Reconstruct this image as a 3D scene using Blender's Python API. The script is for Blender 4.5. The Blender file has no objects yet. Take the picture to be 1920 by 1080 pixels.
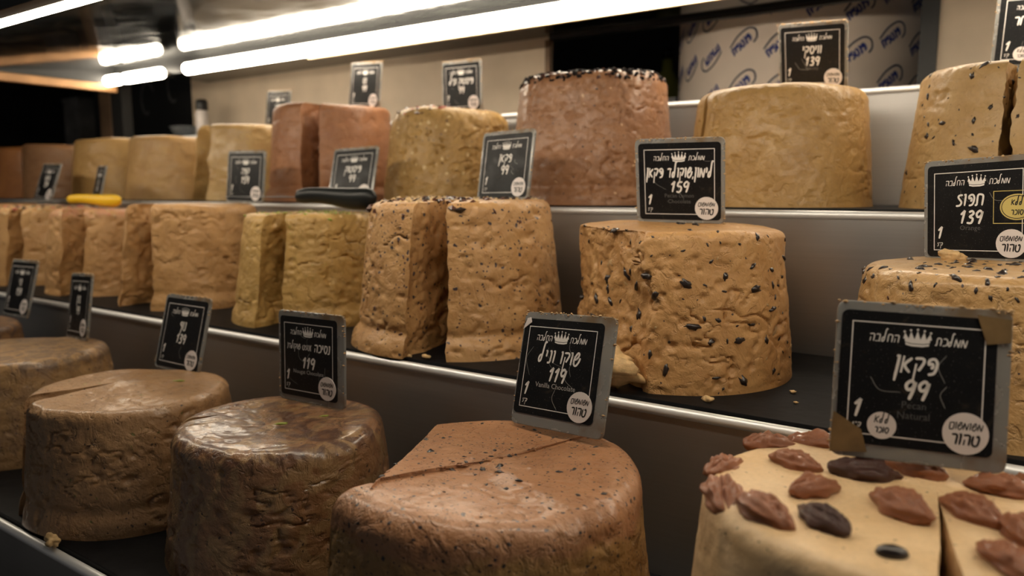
import bpy, bmesh, math, random
import numpy as np
from mathutils import Vector, Matrix, Euler

PI = math.pi
R = math.radians
sc = bpy.context.scene
COL = sc.collection

# ------------------------------------------------------------------ camera
cam_d = bpy.data.cameras.new('camera')
cam_d.sensor_width = 36.0
cam_d.lens = 1420.0 / 1920.0 * 36.0
cam_d.clip_start = 0.02
cam_d.dof.use_dof = True
cam_d.dof.focus_distance = 0.66
cam_d.dof.aperture_fstop = 5.0
cam = bpy.data.objects.new('camera', cam_d)
COL.objects.link(cam)
cam.location = (0, 0, 1.30)
cam.rotation_euler = (R(90 - 7.32), 0, R(34.6))
sc.camera = cam

# ------------------------------------------------------------------ world, exposure
w = bpy.data.worlds.new('world')
sc.world = w
w.use_nodes = True
w.node_tree.nodes['Background'].inputs[0].default_value = (0.95, 0.90, 0.85, 1)
w.node_tree.nodes['Background'].inputs[1].default_value = 0.06
sc.view_settings.view_transform = 'Standard'
sc.view_settings.look = 'None'
sc.view_settings.exposure = 0.14
sc.view_settings.gamma = 1.0
sc.view_settings.use_curve_mapping = False
LAMP_REAR = 25.0
LAMP_FRONT = 37.0
LAMP_COL = (1.0, 0.87, 0.68)

# ------------------------------------------------------------------ measures
EDGE = [0.33, 0.63, 0.93, 1.23]                 # front edge of every step
TOP = [0.9404, 1.1043, 1.2764, 1.4486]          # top of every step
XL, XR = -3.3, 1.0
SURF = [t + 0.003 for t in TOP]                 # top of the mats


# ------------------------------------------------------------------ helpers
def tag(o, label=None, cat=None, group=None, kind=None):
    if label: o['label'] = label
    if cat: o['category'] = cat
    if group: o['group'] = group
    if kind: o['kind'] = kind
    return o


def empty(name, loc=(0, 0, 0), rot=(0, 0, 0)):
    o = bpy.data.objects.new(name, None)
    o.empty_display_size = 0.03
    COL.objects.link(o)
    o.location = loc
    o.rotation_euler = rot
    return o


def link(name, me, mat=None, parent=None, loc=None, rot=None):
    o = bpy.data.objects.new(name, me)
    COL.objects.link(o)
    if mat and not me.materials:
        me.materials.append(mat)
    if parent:
        o.parent = parent
    if loc is not None: o.location = loc
    if rot is not None: o.rotation_euler = rot
    return o


def smooth(me, on=True):
    me.polygons.foreach_set('use_smooth', [on] * len(me.polygons))


def from_bm(bm, name, sm=False):
    me = bpy.data.meshes.new(name)
    bm.normal_update()
    bm.to_mesh(me)
    bm.free()
    if sm: smooth(me)
    return me


def add_box(bm, lo, hi):
    vs = [bm.verts.new((x, y, z)) for x in (lo[0], hi[0]) for y in (lo[1], hi[1]) for z in (lo[2], hi[2])]
    for f in ((0, 1, 3, 2), (4, 6, 7, 5), (0, 4, 5, 1), (2, 3, 7, 6), (0, 2, 6, 4), (1, 5, 7, 3)):
        bm.faces.new([vs[i] for i in f])


def box_obj(name, lo, hi, mat, parent=None, bevel=0.0):
    bm = bmesh.new()
    add_box(bm, lo, hi)
    if bevel:
        bmesh.ops.bevel(bm, geom=bm.edges[:], offset=bevel, segments=2, affect='EDGES', profile=0.6)
    bmesh.ops.recalc_face_normals(bm, faces=bm.faces)
    return link(name, from_bm(bm, name), mat, parent)


def extrude_x(name, prof, x0, x1, mat, parent=None, sm=False):
    """closed (y, z) profile swept along x"""
    n = len(prof)
    v = [(x, p[0], p[1]) for x in (x0, x1) for p in prof]
    f = [(i, (i + 1) % n, n + (i + 1) % n, n + i) for i in range(n)]
    f += [tuple(range(n))[::-1], tuple(range(n, 2 * n))]
    me = bpy.data.meshes.new(name)
    me.from_pydata(v, [], f)
    bm = bmesh.new(); bm.from_mesh(me)
    bmesh.ops.recalc_face_normals(bm, faces=bm.faces)
    bm.to_mesh(me); bm.free()
    return link(name, me, mat, parent)


def rrect(wd, ht, r, n=5):
    pts = []
    for cx, cz, a0 in ((wd / 2 - r, ht / 2 - r, 0), (-wd / 2 + r, ht / 2 - r, 90), (-wd / 2 + r, -ht / 2 + r, 180), (wd / 2 - r, -ht / 2 + r, 270)):
        for i in range(n + 1):
            a = R(a0 + 90 * i / n)
            pts.append((cx + r * math.cos(a), cz + r * math.sin(a)))
    return pts


def slab_xz(pts, y0, y1, name, bevel=0.0):
    """polygon in x,z given thickness along y (front at y0)"""
    bm = bmesh.new()
    a = [bm.verts.new((p[0], y0, p[1])) for p in pts]
    b = [bm.verts.new((p[0], y1, p[1])) for p in pts]
    fa = bm.faces.new(a); fb = bm.faces.new(b[::-1])
    n = len(pts)
    for i in range(n):
        bm.faces.new((a[i], b[i], b[(i + 1) % n], a[(i + 1) % n]))
    bmesh.ops.recalc_face_normals(bm, faces=bm.faces)
    if bevel:
        es = list(fa.edges) + list(fb.edges)
        bmesh.ops.bevel(bm, geom=es, offset=bevel, segments=1, affect='EDGES')
    return from_bm(bm, name)


# ------------------------------------------------------------------ numpy noise
def _hash(ix, iy, iz, seed):
    h = (ix * 374761393 + iy * 668265263 + iz * 2147483647 + seed * 1274126177) & 0xFFFFFFFF
    h = ((h ^ (h >> 13)) * 1274126177) & 0xFFFFFFFF
    h = ((h ^ (h >> 16)) * 2246822519) & 0xFFFFFFFF
    return ((h ^ (h >> 15)) & 0xFFFFFF) / float(0xFFFFFF) * 2 - 1


def vnoise(P, freq, seed=0):
    Q = P * freq + 1000.0
    I = np.floor(Q).astype(np.int64)
    F = Q - I
    F = F * F * (3 - 2 * F)
    out = 0
    for dx in (0, 1):
        wx = F[:, 0] if dx else 1 - F[:, 0]
        for dy in (0, 1):
            wy = F[:, 1] if dy else 1 - F[:, 1]
            for dz in (0, 1):
                wz = F[:, 2] if dz else 1 - F[:, 2]
                out = out + wx * wy * wz * _hash(I[:, 0] + dx, I[:, 1] + dy, I[:, 2] + dz, seed)
    return out


def fbm(P, freq, seed=0, oct=3):
    o = 0; a = 1.0; t = 0
    for i in range(oct):
        o = o + a * vnoise(P, freq * 2 ** i, seed + i * 17); t += a; a *= 0.5
    return o / t


# ------------------------------------------------------------------ materials
def new_mat(name):
    m = bpy.data.materials.new(name)
    m.use_nodes = True
    nt = m.node_tree
    return m, nt, nt.nodes['Principled BSDF']


def N(nt, t, **k):
    n = nt.nodes.new(t)
    for a, b in k.items():
        if a in ('ins',):
            for kk, vv in b.items(): n.inputs[kk].default_value = vv
        else:
            setattr(n, a, b)
    return n


def ramp(nt, src, stops):
    r = nt.nodes.new('ShaderNodeValToRGB')
    el = r.color_ramp.elements
    while len(el) < len(stops): el.new(0.5)
    for e, (p, c) in zip(el, stops):
        e.position = p
        e.color = (c, c, c, 1) if not hasattr(c, '__len__') else (*c, 1)
    nt.links.new(src, r.inputs[0])
    return r.outputs[0]


def mixc(nt, fac, a, b, mode='MIX'):
    m = nt.nodes.new('ShaderNodeMix')
    m.data_type = 'RGBA'; m.blend_type = mode
    for idx, v in ((0, fac), (6, a), (7, b)):
        if hasattr(v, 'is_output') or isinstance(v, bpy.types.NodeSocket):
            nt.links.new(v, m.inputs[idx])
        else:
            m.inputs[idx].default_value = v if idx == 0 else (*v, 1)
    return m.outputs[2]


def plain(name, col, rough=0.5, metal=0.0, vary=0.0, scale=30, spec=0.5, coat=0.0, bump=0.0):
    m, nt, b = new_mat(name)
    b.inputs['Base Color'].default_value = (*col, 1)
    b.inputs['Roughness'].default_value = rough
    b.inputs['Metallic'].default_value = metal
    b.inputs['Specular IOR Level'].default_value = spec
    b.inputs['Coat Weight'].default_value = coat
    if vary or bump:
        tc = N(nt, 'ShaderNodeTexCoord')
        n = N(nt, 'ShaderNodeTexNoise', ins={'Scale': scale, 'Detail': 4.0})
        nt.links.new(tc.outputs['Object'], n.inputs['Vector'])
        if vary:
            lo = tuple(c * (1 - vary) for c in col); hi = tuple(min(1, c * (1 + vary)) for c in col)
            nt.links.new(ramp(nt, n.outputs[0], [(0.3, lo), (0.7, hi)]), b.inputs['Base Color'])
        if bump:
            bp = N(nt, 'ShaderNodeBump', ins={'Strength': bump, 'Distance': 0.002})
            nt.links.new(n.outputs[0], bp.inputs['Height'])
            nt.links.new(bp.outputs[0], b.inputs['Normal'])
    return m


def emit(name, col, s):
    m, nt, b = new_mat(name)
    b.inputs['Base Color'].default_value = (0.8, 0.8, 0.8, 1)
    b.inputs['Emission Color'].default_value = (*col, 1)
    b.inputs['Emission Strength'].default_value = s
    return m


def brushed(name, col, rough=0.33, axis=0):
    m, nt, b = new_mat(name)
    tc = N(nt, 'ShaderNodeTexCoord')
    mp = N(nt, 'ShaderNodeMapping')
    s = [400, 400, 400]; s[axis] = 3
    mp.inputs['Scale'].default_value = s
    nt.links.new(tc.outputs['Object'], mp.inputs['Vector'])
    n = N(nt, 'ShaderNodeTexNoise', ins={'Scale': 1.0, 'Detail': 3.0})
    nt.links.new(mp.outputs[0], n.inputs['Vector'])
    n2 = N(nt, 'ShaderNodeTexNoise', ins={'Scale': 7.0, 'Detail': 5.0})
    nt.links.new(tc.outputs['Object'], n2.inputs['Vector'])
    c = mixc(nt, n.outputs[0], tuple(x * 0.85 for x in col), col)
    nt.links.new(c, b.inputs['Base Color'])
    b.inputs['Metallic'].default_value = 0.9
    nt.links.new(ramp(nt, n2.outputs[0], [(0.35, rough), (0.65, rough + 0.14)]), b.inputs['Roughness'])
    bp = N(nt, 'ShaderNodeBump', ins={'Strength': 0.05, 'Distance': 0.001})
    nt.links.new(n.outputs[0], bp.inputs['Height'])
    nt.links.new(bp.outputs[0], b.inputs['Normal'])
    return m


def halva(name, c1, c2, specks=(), layer=None, top=None, streak=None, rough=0.5, coat=0.12, bump=0.85, seed=0.0, pit=1.0):
    """c1/c2 mottled body; specks [(colour, scale, size)], layer (z, colour1, colour2), top (z, colour, amount), streak (colour, amount)"""
    m, nt, b = new_mat(name)
    tc = N(nt, 'ShaderNodeTexCoord')
    mp = N(nt, 'ShaderNodeMapping')
    mp.inputs['Location'].default_value = (seed, seed * 0.7, 0)
    nt.links.new(tc.outputs['Object'], mp.inputs['Vector'])
    V = mp.outputs[0]

    def noise(s, d=4.0, dist=0.0, rgh=0.55):
        n = N(nt, 'ShaderNodeTexNoise', ins={'Scale': s, 'Detail': d, 'Distortion': dist, 'Roughness': rgh})
        nt.links.new(V, n.inputs['Vector']); return n.outputs[0]
    dk = lambda c: (c[0] * 0.84, c[1] * 0.76, c[2] * 0.62)
    c1, c2 = dk(c1), dk(c2)
    if layer: layer = (layer[0], dk(layer[1]), dk(layer[2]))
    n1 = noise(28, 5, 0.6)
    col = mixc(nt, ramp(nt, n1, [(0.32, 0.0), (0.68, 1.0)]), c1, c2)
    sep = N(nt, 'ShaderNodeSeparateXYZ')
    nt.links.new(tc.outputs['Object'], sep.inputs[0])

    def zmask(z, blur, wob):
        a = N(nt, 'ShaderNodeMath', operation='MULTIPLY_ADD', ins={1: wob, 2: -wob * 0.5})
        nt.links.new(noise(22, 3, 1.0), a.inputs[0])
        s = N(nt, 'ShaderNodeMath', operation='ADD')
        nt.links.new(sep.outputs[2], s.inputs[0]); nt.links.new(a.outputs[0], s.inputs[1])
        mr = N(nt, 'ShaderNodeMapRange', ins={1: z - blur, 2: z + blur, 3: 0.0, 4: 1.0})
        nt.links.new(s.outputs[0], mr.inputs[0]); return mr.outputs[0]
    if layer:
        lc = mixc(nt, ramp(nt, noise(34, 4), [(0.35, 0.0), (0.65, 1.0)]), layer[1], layer[2])
        col = mixc(nt, zmask(layer[0], 0.004, 0.035), col, lc)
    if streak:
        wv = N(nt, 'ShaderNodeTexWave', ins={'Scale': 9.0, 'Distortion': 14.0, 'Detail': 3.0, 'Detail Scale': 1.6})
        nt.links.new(V, wv.inputs['Vector'])
        fac = ramp(nt, wv.outputs['Fac'], [(0.55, 0.0), (0.8, streak[1])])
        col = mixc(nt, fac, col, streak[0])
    if top:
        tm = N(nt, 'ShaderNodeMath', operation='MULTIPLY')
        nt.links.new(zmask(top[0], 0.006, 0.012), tm.inputs[0])
        nt.links.new(ramp(nt, noise(40, 5, 1.5), [(0.42, 0.0), (0.56, top[2])]), tm.inputs[1])
        col = mixc(nt, tm.outputs[0], col, top[1])
    # fine grain
    g = noise(320, 3)
    col = mixc(nt, ramp(nt, g, [(0.3, 0.22), (0.6, 0.0)]), col, tuple(x * 0.55 for x in c1))
    hsum = None
    for (sc_col, sc_scale, size) in specks:
        vo = N(nt, 'ShaderNodeTexVoronoi', ins={'Scale': sc_scale, 'Randomness': 1.0})
        wp = N(nt, 'ShaderNodeVectorMath', operation='MULTIPLY_ADD')
        nz = N(nt, 'ShaderNodeTexNoise', ins={'Scale': sc_scale * 1.3, 'Detail': 2.0})
        nt.links.new(V, nz.inputs['Vector'])
        nt.links.new(nz.outputs['Color'], wp.inputs[0])
        k = 0.7 / sc_scale
        wp.inputs[1].default_value = (k, k, k)
        nt.links.new(V, wp.inputs[2])
        nt.links.new(wp.outputs[0], vo.inputs['Vector'])
        cut = ramp(nt, vo.outputs['Distance'], [(size * 0.75, 1.0), (size, 0.0)])
        pick = N(nt, 'ShaderNodeSeparateColor')
        nt.links.new(vo.outputs['Color'], pick.inputs[0])
        pm = N(nt, 'ShaderNodeMath', operation='GREATER_THAN', ins={1: 0.5})
        nt.links.new(pick.outputs[0], pm.inputs[0])
        mm = N(nt, 'ShaderNodeMath', operation='MULTIPLY')
        nt.links.new(cut, mm.inputs[0]); nt.links.new(pm.outputs[0], mm.inputs[1])
        col = mixc(nt, mm.outputs[0], col, sc_col)
    nt.links.new(col, b.inputs['Base Color'])
    nt.links.new(ramp(nt, noise(16, 4), [(0.35, rough - 0.1), (0.65, rough + 0.12)]), b.inputs['Roughness'])
    b.inputs['Coat Weight'].default_value = coat
    b.inputs['Coat Roughness'].default_value = 0.2
    b.inputs['Subsurface Weight'].default_value = 0.0
    # relief: crumbs, pits, folds
    pits = ramp(nt, noise(95, 4, 0.8, 0.6), [(0.30, 0.0), (0.43, 1.0)])
    folds = noise(42, 5, 2.2, 0.5)
    s1 = N(nt, 'ShaderNodeMath', operation='MULTIPLY_ADD', ins={1: 0.55 * pit})
    nt.links.new(pits, s1.inputs[0]); nt.links.new(folds, s1.inputs[2])
    s2 = N(nt, 'ShaderNodeMath', operation='MULTIPLY_ADD', ins={1: 0.25})
    nt.links.new(noise(420, 3), s2.inputs[0]); nt.links.new(s1.outputs[0], s2.inputs[2])
    bp = N(nt, 'ShaderNodeBump', ins={'Strength': bump, 'Distance': 0.0030})
    nt.links.new(s2.outputs[0], bp.inputs['Height'])
    nt.links.new(bp.outputs[0], b.inputs['Normal'])
    return m


def acrylic(name):
    m, nt, b = new_mat(name)
    tc = N(nt, 'ShaderNodeTexCoord')
    n = N(nt, 'ShaderNodeTexNoise', ins={'Scale': 26.0, 'Detail': 5.0})
    nt.links.new(tc.outputs['Object'], n.inputs['Vector'])
    c = mixc(nt, ramp(nt, n.outputs[0], [(0.5, 0.0), (0.66, 1.0)]), (0.34, 0.34, 0.33), (0.24, 0.17, 0.10))
    nt.links.new(c, b.inputs['Base Color'])
    nt.links.new(ramp(nt, n.outputs[0], [(0.45, 0.16), (0.6, 0.5)]), b.inputs['Roughness'])
    b.inputs['Transmission Weight'].default_value = 0.35
    b.inputs['IOR'].default_value = 1.45
    return m


def card_black():
    m, nt, b = new_mat('black_card')
    tc = N(nt, 'ShaderNodeTexCoord')
    n = N(nt, 'ShaderNodeTexNoise', ins={'Scale': 900.0, 'Detail': 2.0})
    nt.links.new(tc.outputs['Object'], n.inputs['Vector'])
    n2 = N(nt, 'ShaderNodeTexNoise', ins={'Scale': 40.0, 'Detail': 5.0, 'Distortion': 3.0})
    nt.links.new(tc.outputs['Object'], n2.inputs['Vector'])
    c = mixc(nt, ramp(nt, n.outputs[0], [(0.66, 0.0), (0.72, 0.35)]), (0.007, 0.007, 0.008), (0.35, 0.34, 0.32))
    c = mixc(nt, ramp(nt, n2.outputs[0], [(0.62, 0.0), (0.75, 0.25)]), c, (0.10, 0.075, 0.045))
    nt.links.new(c, b.inputs['Base Color'])
    nt.links.new(ramp(nt, n2.outputs[0], [(0.3, 0.3), (0.7, 0.5)]), b.inputs['Roughness'])
    b.inputs['Specular IOR Level'].default_value = 0.22
    return m


M = {}
M['steel'] = brushed('brushed_steel', (0.44, 0.43, 0.42))
M['steel_lip'] = plain('satin_steel', (0.86, 0.86, 0.86), 0.42, 0.55)
M['mat'] = plain('black_mat', (0.006, 0.006, 0.007), 0.55, 0, 0.5, 60, spec=0.14, bump=0.2)
M['black'] = plain('black_paint', (0.01, 0.01, 0.01), 0.5)
M['dark'] = plain('dark_wall', (0.018, 0.017, 0.016), 0.7, 0, 0.4, 5)
M['floor'] = plain('dark_floor', (0.06, 0.055, 0.05), 0.5, 0, 0.3, 8)
M['beige'] = plain('beige_board', (0.62, 0.50, 0.37), 0.55, 0, 0.10, 9)
M['copper'] = plain('brown_metal', (0.30, 0.16, 0.07), 0.4, 0.5, 0.25, 14)
M['rail'] = plain('cream_rail', (0.66, 0.50, 0.30), 0.45, 0, 0.15, 30)
M['post'] = plain('dark_bronze', (0.16, 0.10, 0.06), 0.4, 0.4, 0.3, 12)
M['tube'] = emit('tube_glow', LAMP_COL, LAMP_REAR)
M['led'] = emit('led_glow', LAMP_COL, LAMP_FRONT)
M['bracket'] = plain('lamp_bracket', (0.16, 0.14, 0.12), 0.5, 0.3)
M['plate'] = acrylic('worn_acrylic')
M['card'] = card_black()
M['white'] = plain('white_print', (0.80, 0.77, 0.74), 0.5)
M['grey'] = plain('grey_print', (0.42, 0.41, 0.40), 0.5)
M['faint'] = plain('faint_print', (0.09, 0.09, 0.09), 0.5)
M['sticker'] = plain('white_sticker', (0.74, 0.68, 0.66), 0.45)
M['ink'] = plain('black_ink', (0.01, 0.01, 0.01), 0.5)
M['gold'] = plain('gold_print', (0.62, 0.50, 0.16), 0.5)
M['tape'] = plain('brown_tape', (0.19, 0.12, 0.05), 0.35, 0, 0.25, 60)
M['pecan'] = plain('pecan_skin', (0.33, 0.115, 0.045), 0.42, 0, 0.55, 110, coat=0.25, bump=0.4)
M['pecan_dark'] = plain('dark_pecan_skin', (0.10, 0.035, 0.022), 0.42, 0, 0.4, 160, coat=0.25, bump=0.7)
M['choc'] = plain('chocolate', (0.022, 0.014, 0.012), 0.3, 0, 0.4, 150, coat=0.3)
M['brownchoc'] = plain('brown_chocolate', (0.085, 0.03, 0.018), 0.35, 0, 0.4, 150, coat=0.2)
M['sprinkle'] = plain('dark_sprinkles', (0.014, 0.010, 0.010), 0.75, 0, 0.4, 150, spec=0.12)
M['pist'] = plain('pistachio', (0.30, 0.36, 0.06), 0.5, 0, 0.4, 200)
M['nut'] = plain('nut_bits', (0.52, 0.36, 0.18), 0.5, 0, 0.4, 200)
M['petal'] = plain('rose_petal', (0.50, 0.16, 0.11), 0.6, 0, 0.3, 200)
M['crumb'] = plain('halva_crumb', (0.60, 0.40, 0.19), 0.6, 0, 0.25, 150, bump=0.6)
M['crust'] = plain('dried_crust', (0.42, 0.27, 0.13), 0.7, 0, 0.5, 250)
M['scratch'] = plain('scratch_mark', (0.22, 0.22, 0.21), 0.6)
M['yellow'] = plain('yellow_plastic', (0.72, 0.44, 0.012), 0.4, spec=0.4)
M['blackplastic'] = plain('black_plastic', (0.010, 0.011, 0.011), 0.35, spec=0.25)
M['blade'] = plain('steel_blade', (0.45, 0.45, 0.44), 0.3, 0.9)
M['blue'] = plain('blue_print', (0.02, 0.035, 0.20), 0.5)
M['navy'] = plain('navy_print', (0.02, 0.025, 0.06), 0.5)
M['paper'] = plain('wrapping_paper', (0.78, 0.66, 0.56), 0.6, 0, 0.05, 12, bump=0.05)


def ceiling_mat():
    m, nt, b = new_mat('dark_glossy_ceiling')
    tc = N(nt, 'ShaderNodeTexCoord')
    n = N(nt, 'ShaderNodeTexNoise', ins={'Scale': 11.0, 'Detail': 6.0, 'Distortion': 1.2})
    nt.links.new(tc.outputs['Object'], n.inputs['Vector'])
    nt.links.new(ramp(nt, n.outputs[0], [(0.35, (0.008, 0.009, 0.009)), (0.7, (0.026, 0.028, 0.026))]), b.inputs['Base Color'])
    nt.links.new(ramp(nt, n.outputs[0], [(0.3, 0.03), (0.75, 0.12)]), b.inputs['Roughness'])
    b.inputs['Specular IOR Level'].default_value = 0.42
    return m


M['ceil'] = ceiling_mat()

# ------------------------------------------------------------------ the setting
tag(box_obj('floor', (-5.2, -1.2, -0.05), (2.2, 3.4, 0), M['floor']), kind='structure')
tag(box_obj('wall_back', (-5.2, 3.3, 0), (2.2, 3.4, 3.0), M['dark']), kind='structure')
tag(box_obj('wall_left', (-5.3, -1.2, 0), (-5.2, 3.4, 3.0), M['dark']), kind='structure')
tag(box_obj('ceiling', (-5.3, -1.2, 3.0), (2.2, 3.4, 3.1), M['dark']), kind='structure')

# stepped stand: every step a folded steel sheet with a bright rounded lip
stand = empty('display_stand', (0, 0.9, 0))
tag(stand, 'brushed steel display stand rising in four long steps', 'display stand')


def set_parent(o, p):
    o.parent = p
    o.matrix_parent_inverse = Matrix.Translation(-Vector(p.location))
    return o


for i in range(4):
    e, z = EDGE[i], TOP[i]
    zb = TOP[i - 1] if i else 0.86
    back = EDGE[i + 1] if i < 3 else 1.30
    set_parent(extrude_x('riser', [(e + 0.0025, zb), (e + 0.0025, z - 0.006), (e + 0.006, z - 0.004), (back, z - 0.004), (back, z - 0.008), (e + 0.008, z - 0.008), (e + 0.008, zb)], XL, XR, M['steel']), stand)
    prof = [(e + 0.0045 + 0.0052 * math.cos(a), z - 0.0045 + 0.0052 * math.sin(a)) for a in np.linspace(0, 2 * PI, 14, endpoint=False)]
    lip = set_parent(extrude_x('lip', prof, XL, XR, M['steel_lip']), stand)
    smooth(lip.data)
set_parent(box_obj('front_panel', (XL, 0.36, 0.02), (XR, 0.38, 0.935), M['black']), stand)
set_parent(box_obj('base', (XL, 0.40, 0.0), (XR, 1.29, 0.10), M['black']), stand)
set_parent(box_obj('apron', (XL, 0.334, 0.80), (XR, 0.345, 0.862), M['black']), stand)
where = ('lowest step under the brown cakes', 'middle step under the cut tan cakes', 'third step under the uppermost row of cakes')
for i in range(3):
    tag(box_obj('shelf_mat', (XL, EDGE[i] + 0.0105, TOP[i] - 0.004), (XR, EDGE[i + 1] - 0.001, SURF[i]), M['mat'], bevel=0.001),
        'black rubber mat covering the ' + where[i], 'shelf mat', 'black mats on the steps')

# partition behind the steps: beige boards with two openings
part = empty('partition', (0, 1.45, 1.4486))
tag(part, 'beige board partition with dark openings behind the top step', 'partition')
set_parent(box_obj('board', (-2.22, 1.44, 1.4486), (-0.894, 1.452, 1.70), M['beige']), part)
set_parent(box_obj('board', (-0.155, 1.44, 1.4486), (XR, 1.452, 1.70), M['beige']), part)
set_parent(box_obj('header', (-0.894, 1.436, 1.622), (-0.155, 1.454, 1.70), M['black']), part)
set_parent(box_obj('jamb', (-0.900, 1.430, 1.4486), (-0.888, 1.4395, 1.622), M['post']), part)
set_parent(box_obj('jamb', (-0.178, 1.430, 1.4486), (-0.152, 1.4395, 1.622), M['black']), part)
tag(box_obj('back_counter', (-2.95, 1.30, 1.40), (XR, 2.3, 1.4486), M['black'], bevel=0.002), 'black counter top running behind the highest steel lip', 'counter')
for k in range(2):
    set_parent(box_obj('leg', ((-2.9, 0.9)[k], 2.2, 0.0), ((-2.85, 0.95)[k], 2.25, 1.40), M['black']), bpy.data.objects['back_counter'])

# dark writing board left of the beige boards
cb = empty('writing_board', (-2.55, 1.46, 1.4486))
tag(cb, 'black writing board with faint chalk swirls beside the beige partition', 'board')
set_parent(box_obj('panel', (-2.85, 1.454, 1.4486), (-2.225, 1.462, 1.72), M['black']), cb)

# ------------------------------------------------------------------ canopy
can = empty('canopy', (-0.6, 0.85, 1.625))
tag(can, 'dark glossy canopy hanging above the stepped shelves', 'canopy')
CX0, CX1 = -2.13, XR
zc0, zc1 = 1.555, 1.630
set_parent(extrude_x('soffit', [(0.48, zc0), (1.15, zc1), (1.46, zc1 + 0.0), (1.46, zc1 + 0.03), (1.15, zc1 + 0.03), (0.48, zc0 + 0.03)], CX0, CX1, M['ceil']), can)
set_parent(extrude_x('rear_rail', [(1.150, 1.585), (1.158, 1.585), (1.158, 1.5895), (1.158, 1.598), (1.150, 1.598)], -1.335, CX1, M['rail']), can)
set_parent(extrude_x('backing', [(1.151, 1.598), (1.158, 1.598), (1.158, zc1), (1.151, zc1)], CX0, CX1, M['black']), can)
set_parent(extrude_x('fascia', [(0.455, 1.528), (0.478, 1.528), (0.478, 1.62), (0.455, 1.62)], CX0, CX1, M['black']), can)
set_parent(box_obj('end_bar', (CX0 - 0.02, 0.48, 1.570), (CX0, 1.155, 1.592), M['copper'], bevel=0.002), can)
set_parent(box_obj('end_panel', (CX0 - 0.02, 0.48, 1.592), (CX0 - 0.001, 1.155, 1.65), M['black']), can)
set_parent(box_obj('post', (-2.305, 1.192, SURF[2]), (-2.245, 1.226, 1.64), M['post']), can)
set_parent(box_obj('post', (-2.245, 1.194, SURF[2]), (-2.185, 1.224, 1.64), M['black']), can)


def tube_mesh(L, r, n=16):
    bm = bmesh.new()
    rings = []
    for x, rr in ((0, r * 0.8), (0.002, r), (L - 0.002, r), (L, r * 0.8)):
        rings.append([bm.verts.new((x, rr * math.cos(2 * PI * i / n), rr * math.sin(2 * PI * i / n))) for i in range(n)])
    for a, b in zip(rings, rings[1:]):
        for i in range(n):
            bm.faces.new((a[i], a[(i + 1) % n], b[(i + 1) % n], b[i]))
    bm.faces.new(rings[0][::-1]); bm.faces.new(rings[-1])
    bmesh.ops.recalc_face_normals(bm, faces=bm.faces)
    return from_bm(bm, 'tube', True)


segs = [(-2.128, -2.07, 'shortest glowing tube at the far left corner of the canopy'),
        (-2.038, -1.865, 'short glowing tube next to the far corner of the canopy'),
        (-1.755, -1.332, 'medium glowing tube before the beige board, left of the long tubes'),
        (-1.326, -0.13, 'long glowing tube running above the pink brown and sprinkled cakes'),
        (-0.12, 0.95, 'long glowing tube at the right end of the canopy')]
for a, b, lab in segs:
    t = empty('lamp_tube', (a, 1.128, 1.5985))
    tag(t, lab, 'lamp', 'warm lamp tubes along the rear rail')
    link('glass', tube_mesh(b - a, 0.0140), M['tube'], t)
    hb = bmesh.new(); add_box(hb, (-0.004, 0.012, -0.004), (b - a + 0.004, 0.0205, 0.004))
    link('holder', from_bm(hb, 'holder'), M['bracket'], t)
t = empty('lamp_tube', (CX0 + 0.01, 0.492, 1.5330))
tag(t, 'thin bright strip light along the front edge of the canopy', 'lamp')
hb = bmesh.new(); add_box(hb, (0, -0.006, -0.006), (CX1 - CX0 - 0.02, 0.006, 0.006))
link('strip', from_bm(hb, 'strip'), M['led'], t)
hb = bmesh.new(); add_box(hb, (0, -0.010, 0.006), (CX1 - CX0 - 0.02, 0.010, 0.016))
link('channel', from_bm(hb, 'channel'), M['bracket'], t)


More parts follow.
